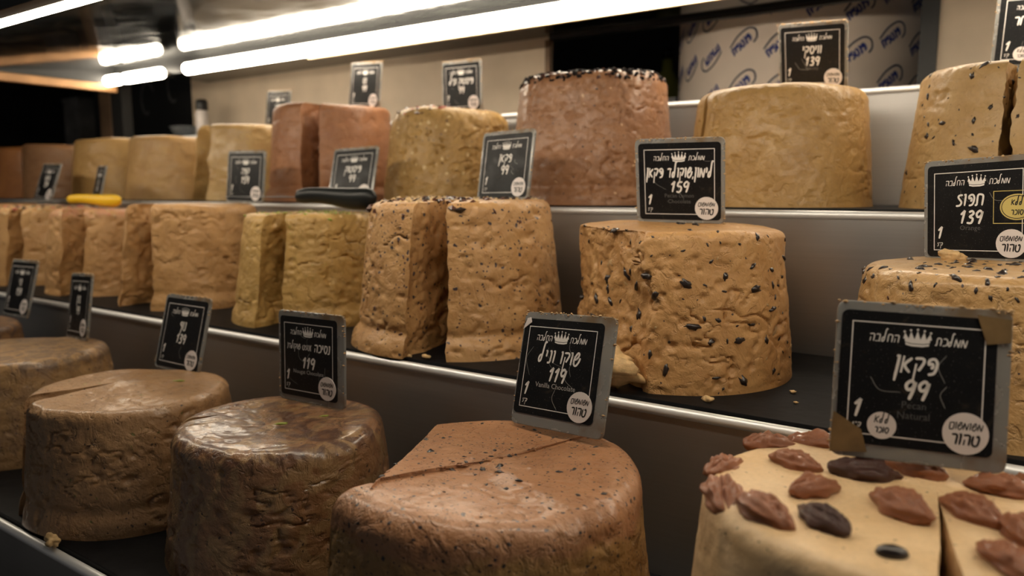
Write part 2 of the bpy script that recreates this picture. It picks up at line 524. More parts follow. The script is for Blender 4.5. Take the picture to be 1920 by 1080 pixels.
# ------------------------------------------------------------------ halva cakes
def cake_mesh(rb, rt, h, pieces=((),), nt=190, seed=1, rough=1.0, corner=0.014, foot=0.0, cutrough=1.0, sag=0.0, slit=(0, 0)):
    """truncated cone with rounded shoulder; every piece is clamped by vertical planes (angle of the outward normal in degrees, offset)"""
    VV, FF = [], []
    off = 0
    dens = nt / 190.0
    for pi_, planes in enumerate(pieces):
        ns = int(52 * dens); nc = 8; ntop = int(34 * dens)
        prof = []
        for i in range(ns):
            s = i / ns
            prof.append((rb + (rt - rb) * s, (h - corner) * s))
        for i in range(nc + 1):
            a = PI / 2 * i / nc
            prof.append((rt - corner + corner * math.cos(a), h - corner + corner * math.sin(a)))
        for i in range(1, ntop + 1):
            prof.append(((rt - corner) * (1 - i / (ntop + 0.3)), h))
        prof = np.array(prof)
        if foot:
            zz = prof[:, 1]
            prof[:, 0] += foot * np.exp(-(zz / 0.020) ** 4) - foot * 0.5 * np.exp(-((zz - 0.027) / 0.006) ** 2)
        th = np.linspace(0, 2 * PI, nt, endpoint=False)
        nr = len(prof)
        P = np.zeros((nr, nt, 3))
        P[:, :, 0] = prof[:, 0:1] * np.cos(th)[None]
        P[:, :, 1] = prof[:, 0:1] * np.sin(th)[None]
        P[:, :, 2] = prof[:, 1:2]
        P = P.reshape(-1, 3)
                # big irregularities
        wob = fbm(P, 9.0, seed, 2)
        P[:, :2] *= (1 + 0.022 * wob)[:, None]
        topm = np.clip((P[:, 2] - h * 0.5) / (h * 0.5), 0, 1)
        P[:, 2] += topm * (0.004 * fbm(P * np.array([1, 1, 0.0]), 11.0, seed + 5, 2))
        if sag: P[:, 2] -= sag * topm * (np.hypot(P[:, 0], P[:, 1]) / rt) ** 2
        if pi_:
            s_ = np.clip((P[:, :2] @ np.array(slit) + 0.005) / 0.02, 0, 1)
            P[:, 2] -= topm * 0.0022 * s_
        cm = np.zeros(len(P), bool)
        for pl in planes:
            a = R(pl[0]); n = np.array([math.cos(a), math.sin(a), 0.0])
            tilt = pl[2] if len(pl) > 2 else 0.0
            d = pl[1] - tilt * (P[:, 2] / h - 0.5)
            rag = 0.0016 * cutrough * fbm(P * np.array([1, 1, 1.0]), 70.0, seed + 31, 3) + 0.0022 * cutrough * vnoise(P, 24.0, seed + 9)
            ex = P @ n - d - rag
            cl = ex > 0
            P[cl] -= ex[cl][:, None] * n[None]
            cm |= cl
        idx = np.arange(nr * nt).reshape(nr, nt)
        q = np.stack([idx[:-1], np.roll(idx[:-1], -1, 1), np.roll(idx[1:], -1, 1), idx[1:]], -1).reshape(-1, 4)
        c_top = len(P); c_bot = c_top + 1
        topc = P[idx[-1]].mean(0); botc = P[idx[0]].mean(0)
        P = np.vstack([P, topc[None], botc[None]])
        faces = q.tolist()
        last = idx[-1].tolist(); first = idx[0].tolist()
        faces += [(last[i], last[(i + 1) % nt], c_top) for i in range(nt)]
        faces += [(first[(i + 1) % nt], first[i], c_bot) for i in range(nt)]
        VV.append(P); FF += [tuple(v + off for v in f) for f in faces]
        off += len(P)
    return finish(np.vstack(VV), FF, seed, rough)


def finish(P, FF, seed, rough, weight=1.0):
    me = bpy.data.meshes.new('halva')
    me.from_pydata(P.tolist(), [], FF)
    me.update()
    nrm = np.zeros(len(P) * 3)
    me.vertices.foreach_get('normal', nrm)
    nrm = nrm.reshape(-1, 3)
    nrm[np.linalg.norm(nrm, axis=1) < 0.5] = 0
    lump = fbm(P, 26.0, seed + 3, 3)
    rid = np.abs(fbm(P * np.array([1, 1, 1.3]) + 0.01 * lump[:, None], 30.0, seed + 41, 3))
    crack = np.clip(1 - rid / 0.045, 0, 1) * np.clip(vnoise(P, 13.0, seed + 55) * 2 + 0.2, 0, 1)
    cr2 = np.clip(1 - np.abs(fbm(P * np.array([1, 1, 1.2]), 15.0, seed + 88, 3)) / 0.022, 0, 1) * np.clip(vnoise(P, 16.0, seed + 91) * 3, 0, 1)
    fine = fbm(P, 130.0, seed + 77, 2)
    pit = np.clip(-fbm(P, 85.0, seed + 12, 2) - 0.30, 0, 1)
    pit2 = np.clip(-fbm(P, 40.0, seed + 19, 2) - 0.42, 0, 1)
    d = 0.0014 * lump - 0.0030 * crack - 0.0030 * cr2 + 0.0007 * fine - 0.006 * pit - 0.003 * pit2
    side = np.clip(1.2 - np.abs(nrm[:, 2]), 0.3, 1)
    lowfix = np.clip(P[:, 2] / 0.006, 0, 1)
    P = P + nrm * (d * rough * side * lowfix * weight)[:, None]
    P[:, 2] = np.maximum(P[:, 2], 0.0)
    me.vertices.foreach_set('co', P.ravel())
    me.update()
    smooth(me)
    me.set_sharp_from_angle(angle=R(58))
    return me


def surf(me):
    n = len(me.vertices)
    co = np.zeros(n * 3); no = np.zeros(n * 3)
    me.vertices.foreach_get('co', co); me.vertices.foreach_get('normal', no)
    return co.reshape(-1, 3), no.reshape(-1, 3)


def pebble(seed, sx=1, sy=1, sz=1, sub=1, amp=0.3, freq=1.6):
    bm = bmesh.new()
    bmesh.ops.create_icosphere(bm, subdivisions=sub, radius=1.0)
    P = np.array([v.co[:] for v in bm.verts])
    n = 1 + amp * vnoise(P, freq, seed)
    if sub > 2: n = n + 0.16 * vnoise(P, 6.0, seed + 2) + 0.07 * vnoise(P, 13.0, seed + 4)
    for v, k in zip(bm.verts, n):
        v.co = Vector((v.co.x * k * sx, v.co.y * k * sy, v.co.z * k * sz))
    return from_bm(bm, 'pebble', True)


CHIP = [pebble(s, 1, b, 0.45, 2, 0.6, 1.9) for s, b in ((1, 0.6), (2, 0.45), (3, 0.75), (4, 0.5), (6, 0.35), (7, 0.6))]


def align(nv, spin):
    z = Vector(nv).normalized()
    q = z.to_track_quat('Z', 'Y')
    return q.to_matrix().to_4x4() @ Matrix.Rotation(spin, 4, 'Z')


CAMP = np.array([0, 0, 1.30])


def scatter_parts(root, me, name, mat, n, size, seed, zlo=0.0, zhi=9.0, mind=0.012, sink=0.15, top=None, protos=None):
    """pieces stuck in the surface, each an object of its own"""
    rng = random.Random(seed)
    co, no = surf(me)
    base = np.array(root.location)
    view = CAMP - (co + base)
    vis = (np.einsum('ij,ij->i', view, no) > 0.15 * np.linalg.norm(view, axis=1)) & (co[:, 2] > zlo) & (co[:, 2] < zhi) & (np.linalg.norm(no, axis=1) > 0.5)
    if top is True: vis &= no[:, 2] > 0.7
    if top is False: vis &= no[:, 2] < 0.6
    ids = np.nonzero(vis)[0].tolist()
    rng.shuffle(ids)
    got = []
    pr = []
    for p in (protos or CHIP):
        c = p.copy(); c.materials.clear(); c.materials.append(mat); pr.append(c)
    for i in ids:
        p = co[i]
        if any((p[0] - g[0]) ** 2 + (p[1] - g[1]) ** 2 + (p[2] - g[2]) ** 2 < mind * mind for g in got): continue
        got.append(p)
        s = size * (0.4 + 1.1 * rng.random() ** 1.6)
        o = link(name, pr[rng.randrange(len(pr))], None, root)
        o.matrix_local = Matrix.Translation(Vector(p) - Vector(no[i]) * s * sink) @ align(no[i], rng.uniform(0, 6.28)) @ Matrix.Scale(s, 4)
        if len(got) >= n: break


def topping(root, me, name, mats, n, size, seed, zlo, cond=None, flat=0.6, nz=0.25):
    """many tiny bits on the surface joined into one part"""
    rng = random.Random(seed)
    co, no = surf(me)
    ok = (co[:, 2] > zlo) & (no[:, 2] > nz)
    if cond is not None: ok &= cond(co)
    ids = np.nonzero(ok)[0].tolist()
    V, F, MI = [], [], []
    oct_v = [(1, 0, 0), (0, 1, 0), (-1, 0, 0), (0, -1, 0), (0, 0, 1), (0, 0, -1)]
    oct_f = [(0, 1, 4), (1, 2, 4), (2, 3, 4), (3, 0, 4), (1, 0, 5), (2, 1, 5), (3, 2, 5), (0, 3, 5)]
    for k in range(n):
        i = ids[rng.randrange(len(ids))]
        s = size * rng.uniform(0.5, 1.3)
        A = Matrix.Translation(Vector(co[i]) + Vector((rng.uniform(-1, 1) * 0.002, rng.uniform(-1, 1) * 0.002, 0))) @ align(no[i], rng.uniform(0, 6.28)) @ Matrix.Rotation(rng.uniform(-0.6, 0.6), 4, 'X') @ Matrix.Diagonal((s, s * rng.uniform(0.4, 0.8), s * flat, 1))
        b0 = len(V)
        V += [tuple(A @ Vector((v[0] * rng.uniform(0.8, 1.2), v[1] * rng.uniform(0.8, 1.2), v[2]))) for v in oct_v]
        F += [tuple(b0 + j for j in f) for f in oct_f]
        MI += [rng.randrange(len(mats))] * 8
    m2 = bpy.data.meshes.new(name)
    m2.from_pydata(V, [], F)
    for m in mats: m2.materials.append(m)
    m2.polygons.foreach_set('material_index', MI)
    o = link(name, m2, None, root)
    o['kind'] = 'stuff'
    return o


def wedge(apex, L, Rr):
    return (apex, L, Rr)


def cake_wedge(rb, rt, h, cut, nt=190, seed=1, rough=1.0, corner=0.014, foot=0.0, cutrough=1.0):
    """the same cone with a wedge cut out: star-shaped about the apex of the cut, plus the two cut faces"""
    (ax, ay), L, Rr = cut
    A = np.array([ax, ay])
    aL = math.atan2(L[1] - ay, L[0] - ax); aR = math.atan2(Rr[1] - ay, Rr[0] - ax)
    while aR < aL: aR += 2 * PI              # wedge opens from aL up to aR (counter-clockwise)
    if aR - aL > PI: aL, aR = aR, aL + 2 * PI
    th = np.linspace(aR, aL + 2 * PI, nt)
    dens = nt / 190.0
    ns = int(54 * dens); nc = 8; ntop = int(34 * dens); nw = int(34 * dens)
    prof = [(rb + (rt - rb) * i / ns, (h - corner) * i / ns) for i in range(ns)]
    prof += [(rt - corner + corner * math.cos(PI / 2 * i / nc), h - corner + corner * math.sin(PI / 2 * i / nc)) for i in range(nc + 1)]
    prof = np.array(prof)
    if foot:
        zz = prof[:, 1]
        prof[:, 0] += foot * np.exp(-(zz / 0.020) ** 4) - foot * 0.5 * np.exp(-((zz - 0.027) / 0.006) ** 2)
    D = np.stack([np.cos(th), np.sin(th)], 1)
    aD = D @ A

    def outer(r): return -aD + np.sqrt(np.maximum(aD ** 2 - (A @ A - r * r), 1e-9))
    nr = len(prof)
    rows = []
    for r, z in prof:
        rho = outer(r)
        rows.append(np.concatenate([A[None] + D * rho[:, None], np.full((nt, 1), z)], 1))
    rho = outer(prof[-1, 0])
    for i in range(1, ntop + 1):
        t = 1 - i / ntop * 0.995
        rows.append(np.concatenate([A[None] + D * (rho * t)[:, None], np.full((nt, 1), h)], 1))
    nrow = len(rows)
    P = np.concatenate(rows)
    idx = np.arange(nrow * nt).reshape(nrow, nt)
    F = np.stack([idx[:-1, :-1], idx[:-1, 1:], idx[1:, 1:], idx[1:, :-1]], -1).reshape(-1, 4).tolist()
    ang = np.minimum(th - aR, aL + 2 * PI - th)
    rowr = np.hypot(P[:, 0] - ax, P[:, 1] - ay)
    edge = np.exp(-(np.tile(ang, nrow) * rowr / 0.004) ** 2)
    side = np.where(np.tile(th - aR, nrow) < np.tile(aL + 2 * PI - th, nrow), 0, 1)
    kind = np.zeros(len(P))
    for w_, (j, flip) in enumerate(((0, False), (nt - 1, True))):
        ts = np.linspace(1, 0.005, nw)
        W = []
        for i in range(nr):
            e = P[idx[i, j]]
            W.append(np.stack([ax + (e[0] - ax) * ts, ay + (e[1] - ay) * ts, np.full(nw, e[2])], 1))
        W = np.concatenate(W)
        o = len(P)
        wi = o + np.arange(nr * nw).reshape(nr, nw)
        q = np.stack([wi[:-1, :-1], wi[:-1, 1:], wi[1:, 1:], wi[1:, :-1]], -1).reshape(-1, 4)
        if not flip: q = q[:, ::-1]
        F += q.tolist()
        P = np.concatenate([P, W])
        edge = np.concatenate([edge, np.ones(len(W))]); side = np.concatenate([side, np.full(len(W), w_)])
        kind = np.concatenate([kind, np.ones(len(W))])
    # raggedness of the cut
    nL = [np.array([math.sin(aR), -math.cos(aR), 0]), np.array([-math.sin(aL), math.cos(aL), 0])]
    nvec = np.where(side[:, None] == 0, nL[0][None], nL[1][None])
    rag = 0.0018 * fbm(P, 70.0, seed + 31, 3) + 0.0030 * vnoise(P, 24.0, seed + 9)
    fade = np.clip(np.hypot(P[:, 0] - ax, P[:, 1] - ay) / 0.02, 0, 1)
    P = P + nvec * (rag * edge * fade * cutrough)[:, None]
    wob = fbm(P, 9.0, seed, 2)
    P[:, :2] *= (1 + 0.022 * wob)[:, None]
    topm = np.clip((P[:, 2] - h * 0.5) / (h * 0.5), 0, 1)
    P[:, 2] += topm * (0.004 * fbm(P * np.array([1, 1, 0.0]), 11.0, seed + 5, 2))
    keep = np.where(kind > 0, 1.0, 1 - edge)
    wallfade = np.ones(len(P))
    o = nrow * nt
    tt = np.linspace(0, 1, nw)
    wf = np.minimum(np.clip(tt / 0.06, 0, 1), 1)[None] * np.clip((h - prof[:, 1]) / 0.006, 0, 1)[:, None]
    wallfade[o:] = np.tile(wf.ravel(), 2)
    return finish(P, [tuple(f) for f in F], seed, rough, keep * wallfade)


TAN1, TAN2 = (0.62, 0.39, 0.185), (0.50, 0.29, 0.125)
BLK = (0.018, 0.014, 0.016)
CAKES = {}


def cake(key, name, label, row, cx, cy, rb, rt, h, mat, **k):
    root = empty(name, (cx, cy, SURF[row]))
    tag(root, label, 'halva')
    me = (cake_wedge if 'cut' in k else cake_mesh)(rb, rt, h - 0.003, **k)
    link('body', me, mat, root)
    CAKES[key] = (root, me)
    return root, me


# --- front row -------------------------------------------------------------
cake('A1', 'halva_cake', 'brown halva cake at the left edge of the front row, cut by the frame', 0, -1.452, 0.475, 0.125, 0.108, 0.140,
     halva('halva_dusky', (0.36, 0.21, 0.105), (0.22, 0.12, 0.06), [((0.05, 0.03, 0.03), 130, 0.25)], top=(0.115, (0.06, 0.035, 0.03), 0.8), seed=3.1, coat=0.3), seed=11, nt=130)
cake('A2', 'halva_cake', 'marbled halva cake with a dark bruise on top, second from the left in front row', 0, -1.169, 0.474, 0.125, 0.108, 0.138,
     halva('halva_bruised', (0.56, 0.37, 0.19), (0.42, 0.26, 0.13), [((0.10, 0.06, 0.05), 140, 0.18)], top=(0.118, (0.07, 0.05, 0.05), 0.6), streak=((0.30, 0.18, 0.10), 0.5), seed=7.7, coat=0.4), seed=12, nt=150)
wA3 = wedge((-0.030, -0.005), (-0.055, -0.118), (-0.027, -0.12))
r, me = cake('A3', 'halva_cake', 'brown halva cake with a narrow slice gap and pistachio pieces on its flat top', 0, -0.851, 0.456, 0.118, 0.106, 0.134,
             halva('halva_pistachio_brown', (0.52, 0.33, 0.185), (0.40, 0.24, 0.13), [((0.07, 0.04, 0.025), 130, 0.17), ((0.16, 0.15, 0.04), 60, 0.12)], seed=2.3, coat=0.4, rough=0.42),
             cut=wA3, seed=13, nt=300, rough=1.15, corner=0.012, foot=0.003)
for px, py, s in ((-0.052, -0.030, 0.006), (0.02, 0.045, 0.0045)):
    o = link('pistachio', CHIP[0].copy(), M['pist'], r)
    o.location = (px, py, 0.131); o.scale = (s * 1.5, s * 0.8, s * 0.5); o.rotation_euler = (0, 0, 0.5)
r, me = cake('A4', 'halva_cake', 'marbled dark brown halva cake between the flat brown and the two layered cakes', 0, -0.618, 0.482, 0.115, 0.103, 0.129,
             halva('halva_marbled', (0.42, 0.24, 0.13), (0.29, 0.15, 0.08), [((0.06, 0.03, 0.02), 120, 0.17)], top=(0.112, (0.075, 0.028, 0.018), 0.85),
                   streak=((0.42, 0.27, 0.12), 0.55), seed=5.2, coat=0.7, rough=0.38), seed=14, nt=320, foot=0.0, rough=1.25, corner=0.016,
             cut=wedge((-0.060, -0.03), (-0.088, -0.098), (-0.076, -0.105)))
for px, py, s in ((0.015, -0.012, 0.0055), (0.03, 0.03, 0.004)):
    o = link('pistachio', CHIP[1].copy(), M['pist'], r)
    o.location = (px, py, 0.127); o.scale = (s * 1.4, s * 0.8, s * 0.5); o.rotation_euler = (0, 0, 0.9)
# two layers, one slice line on the top, flat cut on the left
gx, gy = 0.011 + 0.036, 0.032 + 0.076
gl = math.hypot(gx, gy)
gn = (-gy / gl, gx / gl)                       # towards the back-left
gd = gn[0] * 0.011 + gn[1] * 0.032
ga = math.degrees(math.atan2(gn[1], gn[0]))
chx, chy = -0.097 + 0.036, 0.062 + 0.079
chl = math.hypot(chx, chy)
cn = (-chy / chl, chx / chl)
if cn[0] > 0: cn = (-cn[0], -cn[1])
cd = cn[0] * -0.036 + cn[1] * -0.079
ca = math.degrees(math.atan2(cn[1], cn[0]))
r, me = cake('A5', 'halva_cake', 'two layered halva cake, brown over tan, with a knife line on top', 0, -0.337, 0.452, 0.134, 0.121, 0.153,
             halva('halva_two_layer', (0.52, 0.33, 0.135), (0.42, 0.245, 0.095), [((0.035, 0.022, 0.022), 150, 0.22), ((0.07, 0.03, 0.025), 300, 0.24)],
                   layer=(0.126, (0.56, 0.30, 0.175), (0.47, 0.235, 0.13)), seed=1.4, coat=0.3, rough=0.5),
             pieces=[[(ga + 180, -gd), (ca, cd)], [(ga, gd)]], seed=15, nt=340, corner=0.017, rough=0.85, cutrough=0.12, slit=(-gx / gl, -gy / gl))
scatter_parts(r, me, 'chocolate_chip', M['choc'], 60, 0.0026, 5, zlo=0.10, mind=0.009, top=True)
wA6 = wedge((0.020, 0.022), (0.0335, -0.11), (0.0465, -0.11))
r, me = cake('A6', 'halva_cake', 'cream halva cake topped with pecan halves in the right foreground', 0, -0.057, 0.479, 0.126, 0.110, 0.180,
             halva('halva_cream', (0.98, 0.78, 0.55), (0.88, 0.66, 0.42), [((0.20, 0.11, 0.05), 150, 0.14)], seed=9.3, rough=0.5, coat=0.12, bump=0.3, pit=0.5), cut=wA6, seed=16, nt=240, rough=0.5, corner=0.013, cutrough=0.4)


def pecan_mesh(seed):
    bm = bmesh.new()
    bmesh.ops.create_uvsphere(bm, u_segments=36, v_segments=24, radius=1.0)
    P = np.array([v.co[:] for v in bm.verts])
    nz = vnoise(P, 2.2, seed); nf = vnoise(P, 6.0, seed + 3)
    for v, a, b in zip(bm.verts, nz, nf):
        x, y, z = v.co
        g = 1 - 0.62 * math.exp(-(y / 0.15) ** 2)
        rid = 1 + 0.26 * math.sin(14 * abs(y) + 1.3 * a + 1.2 * x)
        tp = 1 - 0.28 * x * x
        v.co = Vector((x * 1.0 * (1 + 0.10 * a), y * 0.46 * tp * (1 + 0.30 * a), z * 0.36 * g * rid * (1 + 0.30 * b)))
    return from_bm(bm, 'pecan', True)


PEC = [pecan_mesh(s) for s in (1, 5, 9, 14)]
for p in PEC[:3]: p.materials.append(M['pecan'])
PEC[3].materials.append(M['pecan_dark'])
pec = [(-0.088, 0.056, 35, 0), (-0.100, -0.006, 75, 1), (-0.086, -0.050, 115, 1), (-0.061, 0.019, 170, 0), (-0.021, 0.026, 20, 3), (-0.041, -0.020, 60, 2),
       (0.005, 0.052, 160, 0), (-0.055, -0.070, 150, 2), (-0.026, -0.062, 150, 3), (0.006, -0.018, 135, 0), (0.050, 0.045, 170, 1), (0.040, -0.004, 140, 0), (0.066, -0.022, 120, 2), (0.058, -0.060, 130, 1),
       (-0.060, 0.076, 20, 2), (-0.030, 0.094, 0, 1), (0.085, 0.02, 60, 0), (0.02, 0.09, 10, 2), (0.07, 0.07, 120, 1)]
for i, (px, py, a, k) in enumerate(pec):
    o = link('pecan', PEC[k], None, r)
    rr = math.hypot(px, py)
    o.location = (px, py, 0.1802 - (0.004 if rr > 0.094 else 0))
    o.rotation_euler = (R(6 * math.sin(i * 2.1)), R(5 * math.cos(i * 1.3)), R(a))
    s = 0.0200 * (1 + 0.12 * math.sin(i * 3.7))
    o.scale = (s, s * 1.15, s * 1.0)
bean = pebble(8, 1, 0.66, 0.5, 2, 0.04)
o = link('coffee_bean', bean, M['choc'], r)
o.location = (0.010, -0.079, 0.1785); o.scale = (0.0082,) * 3; o.rotation_euler = (0, 0, R(25))

# --- middle row ------------------------------------------------------------
cake('B1', 'halva_cake', 'tan halva cake at the far left end of the middle row', 1, -2.055, 0.785, 0.124, 0.106, 0.165,
     halva('halva_tan_a', TAN1, TAN2, [((0.15, 0.08, 0.05), 120, 0.12)], seed=4.4), seed=21, nt=110)
wB2 = wedge((0.005, 0.0), (0.060, -0.11), (0.086, -0.090))
r, me = cake('B2', 'halva_cake', 'sliced tan halva cake with mixed nut bits on top, left of the pink topped cake', 1, -1.775, 0.785, 0.124, 0.106, 0.160,
             halva('halva_tan_b', (0.60, 0.39, 0.19), TAN2, [((0.2, 0.12, 0.06), 150, 0.12)], seed=6.1), cut=wB2, seed=22, nt=170, rough=1.6, cutrough=2)
topping(r, me, 'topping', [M['nut'], M['choc'], M['nut'], M['petal']], 260, 0.006, 2, 0.14)
wB3 = wedge((-0.010, 0.010), (0.030, -0.13), (0.072, -0.100))
r, me = cake('B3', 'halva_cake', 'sliced tan halva cake with pinkish topping below the yellow knife', 1, -1.497, 0.785, 0.124, 0.106, 0.160,
             halva('halva_tan_c', (0.61, 0.385, 0.19), TAN2, [((0.25, 0.14, 0.07), 150, 0.1)], top=(0.145, (0.50, 0.22, 0.13), 0.7), seed=8.2), cut=wB3, seed=23, nt=180, rough=1.6, cutrough=2)
topping(r, me, 'topping', [M['petal'], M['nut']], 120, 0.003, 3, 0.145)
wB4 = wedge((-0.045, 0.025), (-0.035, -0.125), (0.043, -0.108))
cake('B4', 'halva_cake', 'plain tan halva cake with a wide wedge cut out, left of the pistachio cake', 1, -1.218, 0.780, 0.124, 0.106, 0.173,
     halva('halva_tan_d', (0.63, 0.40, 0.195), TAN2, [((0.30, 0.17, 0.08), 140, 0.1)], seed=10.5), cut=wB4, seed=24, nt=270, foot=0.003, rough=1.7, cutrough=2.2)
wB5 = wedge((-0.025, 0.030), (0.012, -0.112), (0.054, -0.098))
r, me = cake('B5', 'halva_cake', 'yellowish wedge cut halva cake with green pistachio bits around its top', 1, -0.913, 0.782, 0.117, 0.098, 0.164,
             halva('halva_yellow', (0.63, 0.43, 0.165), (0.50, 0.33, 0.115), [((0.30, 0.28, 0.06), 140, 0.14)], seed=12.9), cut=wB5, seed=25, nt=270, foot=0.003, rough=1.4, cutrough=2.2)
topping(r, me, 'topping', [M['pist'], M['pist'], M['nut']], 240, 0.0034, 4, 0.148)
wB6 = wedge((-0.010, 0.045), (0.022, -0.132), (0.068, -0.116))
r, me = cake('B6', 'halva_cake', 'tall speckled halva cake with a dark wedge gap and chocolate bits on top', 1, -0.612, 0.771, 0.136, 0.116, 0.184,
             halva('halva_speckled', (0.64, 0.41, 0.205), (0.50, 0.29, 0.13), [((0.045, 0.03, 0.035), 90, 0.22), ((0.07, 0.035, 0.03), 170, 0.24)], seed=14.3, bump=0.6),
             cut=wB6, seed=26, nt=330, foot=0.006, rough=1.5, cutrough=1.8)
topping(r, me, 'topping', [M['brownchoc'], M['brownchoc'], M['choc'], M['nut']], 520, 0.0062, 6, 0.168, nz=0.1, cond=lambda c: (c[:, 0] < 0.075) & (np.hypot(c[:, 0], c[:, 1]) > 0.02))
scatter_parts(r, me, 'chocolate_chip', M['brownchoc'], 34, 0.0026, 7, zlo=0.02, zhi=0.17, mind=0.018, top=False)
# chip cake: flat cut towards the left front
r, me = cake('B7', 'halva_cake', 'tan halva cake full of dark chocolate chips with a flat broken face', 1, -0.321, 0.776, 0.125, 0.111, 0.158,
             halva('halva_chip', (0.64, 0.40, 0.19), (0.52, 0.295, 0.125), [((0.05, 0.03, 0.03), 85, 0.10), ((0.30, 0.16, 0.07), 170, 0.12)], seed=16.6, bump=0.6),
             pieces=[[(235, 0.080, 0.004), (172, 0.104)]], seed=27, nt=340, rough=1.25, cutrough=2.6, corner=0.010)
scatter_parts(r, me, 'chocolate_chip', M['choc'], 85, 0.0048, 8, zlo=0.006, mind=0.012, sink=0.12)
scatter_parts(r, me, 'crumb', M['crumb'], 30, 0.0042, 9, zlo=0.006, mind=0.016, sink=0.4, top=False)
r, me = cake('B8', 'halva_cake', 'tan halva cake with dark seeds pressed in its top, behind the pecan sign', 1, -0.022, 0.775, 0.125, 0.109, 0.131,
             halva('halva_seeded', (0.62, 0.42, 0.21), (0.52, 0.33, 0.15), [((0.05, 0.03, 0.03), 120, 0.15)], seed=18.2, coat=0.35, rough=0.42), seed=28, nt=210)
scatter_parts(r, me, 'seed', M['choc'], 80, 0.0042, 10, zlo=0.112, mind=0.010, sink=0.1)
scatter_parts(r, me, 'seed', M['brownchoc'], 30, 0.0030, 11, zlo=0.02, zhi=0.11, mind=0.014, sink=0.2)

# --- top row ---------------------------------------------------------------
cake('C0', 'halva_cake', 'dim brown halva cake at the far left end of the top row', 2, -2.755, 1.080, 0.122, 0.106, 0.150,
     halva('halva_far_a', (0.42, 0.24, 0.10), (0.33, 0.18, 0.075), seed=20.1), seed=30, nt=90)
cake('C1', 'halva_cake', 'orange brown halva cake in the top row, left of the dull brown cake', 2, -2.485, 1.080, 0.122, 0.108, 0.150,
     halva('halva_far_b', (0.52, 0.23, 0.075), (0.42, 0.17, 0.055), seed=21.1), seed=31, nt=90)
cake('C2', 'halva_cake', 'dull brown halva cake behind the tilted glaring sign in the top row', 2, -2.235, 1.060, 0.115, 0.110, 0.146,
     halva('halva_far_c', (0.36, 0.20, 0.10), (0.28, 0.15, 0.075), seed=22.1), seed=32, nt=100)
cake('C3', 'halva_cake', 'mustard tan halva cake behind the yellow knife handle', 2, -1.992, 1.082, 0.124, 0.108, 0.155,
     halva('halva_far_d', (0.55, 0.37, 0.15), (0.45, 0.28, 0.105), seed=23.1), seed=33, nt=120)
cake('C4', 'halva_cake', 'pale tan halva cake right of the mustard one in the top row', 2, -1.735, 1.083, 0.124, 0.108, 0.150,
     halva('halva_far_e', (0.58, 0.40, 0.19), (0.48, 0.30, 0.13), seed=24.1), seed=34, nt=120, pieces=[[(200, 0.10)]])
wC5 = wedge((-0.050, 0.02), (-0.055, -0.12), (0.016, -0.118))
cake('C5', 'halva_cake', 'creamy yellow halva cake with a broken gap, left of the pink brown cake', 2, -1.462, 1.083, 0.122, 0.106, 0.166,
     halva('halva_far_f', (0.62, 0.46, 0.22), (0.52, 0.35, 0.15), seed=25.1, coat=0.3), cut=wC5, seed=35, nt=150, cutrough=2.5, rough=1.2)
wC6 = wedge((-0.005, 0.065), (0.040, -0.124), (0.073, -0.105))
cake('C6', 'halva_cake', 'pink brown halva cake split by a dark wedge gap', 2, -1.173, 1.068, 0.129, 0.114, 0.187,
     halva('halva_cocoa', (0.46, 0.23, 0.125), (0.37, 0.17, 0.09), [((0.14, 0.06, 0.03), 90, 0.14)], seed=26.1), cut=wC6, seed=36, nt=170, foot=0.005, rough=0.8)
r, me = cake('C7', 'halva_cake', 'lumpy nut halva cake with chocolate drizzle on top, under a sign', 2, -0.879, 1.079, 0.121, 0.103, 0.165,
             halva('halva_nutty', (0.60, 0.41, 0.17), (0.44, 0.28, 0.10), [((0.18, 0.10, 0.04), 85, 0.2), ((0.68, 0.50, 0.25), 70, 0.25)], seed=27.1, bump=0.8), seed=37, nt=230, rough=1.9, corner=0.028)
topping(r, me, 'topping', [M['brownchoc'], M['brownchoc'], M['petal']], 420, 0.0055, 12, 0.146, nz=0.1, cond=lambda c: (c[:, 0] > -0.07) & (c[:, 0] < 0.045))
r, me = cake('C8', 'halva_cake', 'tall pink brown halva cake covered with dark sprinkles on top', 2, -0.582, 1.067, 0.130, 0.114, 0.196,
             halva('halva_rosy', (0.46, 0.25, 0.145), (0.36, 0.18, 0.10), [((0.04, 0.03, 0.03), 85, 0.13), ((0.58, 0.36, 0.2), 60, 0.13)], top=(0.190, (0.02, 0.015, 0.015), 1.0), seed=28.1, coat=0.25), seed=38, nt=280, rough=1.3, corner=0.022, foot=0.004)
topping(r, me, 'sprinkles', [M['sprinkle'], M['sprinkle'], M['sprinkle'], M['brownchoc']], 4200, 0.0050, 13, 0.178, nz=0.10)
r, me = cake('C9', 'halva_cake', 'smooth golden tan halva cake with a shiny top under the whisky sign', 2, -0.299, 1.076, 0.124, 0.110, 0.157,
             halva('halva_golden', (0.60, 0.40, 0.17), (0.48, 0.30, 0.12), [((0.30, 0.16, 0.05), 120, 0.08)], seed=29.1, coat=0.2, rough=0.48, pit=0.5), seed=39, nt=280, rough=1.0, corner=0.020,
             cut=wedge((-0.055, -0.03), (-0.086, -0.092), (-0.073, -0.102)))
r, me = cake('C10', 'halva_cake', 'seed dotted tan halva cake with a slit at the right edge of the top row', 2, -0.020, 1.074, 0.125, 0.109, 0.163,
             halva('halva_dotted', (0.60, 0.43, 0.22), (0.51, 0.34, 0.155), [((0.04, 0.03, 0.03), 110, 0.13), ((0.22, 0.13, 0.05), 80, 0.10)], seed=30.1, bump=0.4), seed=40, nt=270, rough=0.9, cutrough=1.8,
             cut=wedge((-0.003, 0.05), (-0.019, -0.126), (-0.006, -0.126)))
scatter_parts(r, me, 'seed', M['choc'], 95, 0.0038, 14, zlo=0.006, mind=0.011, sink=0.12)

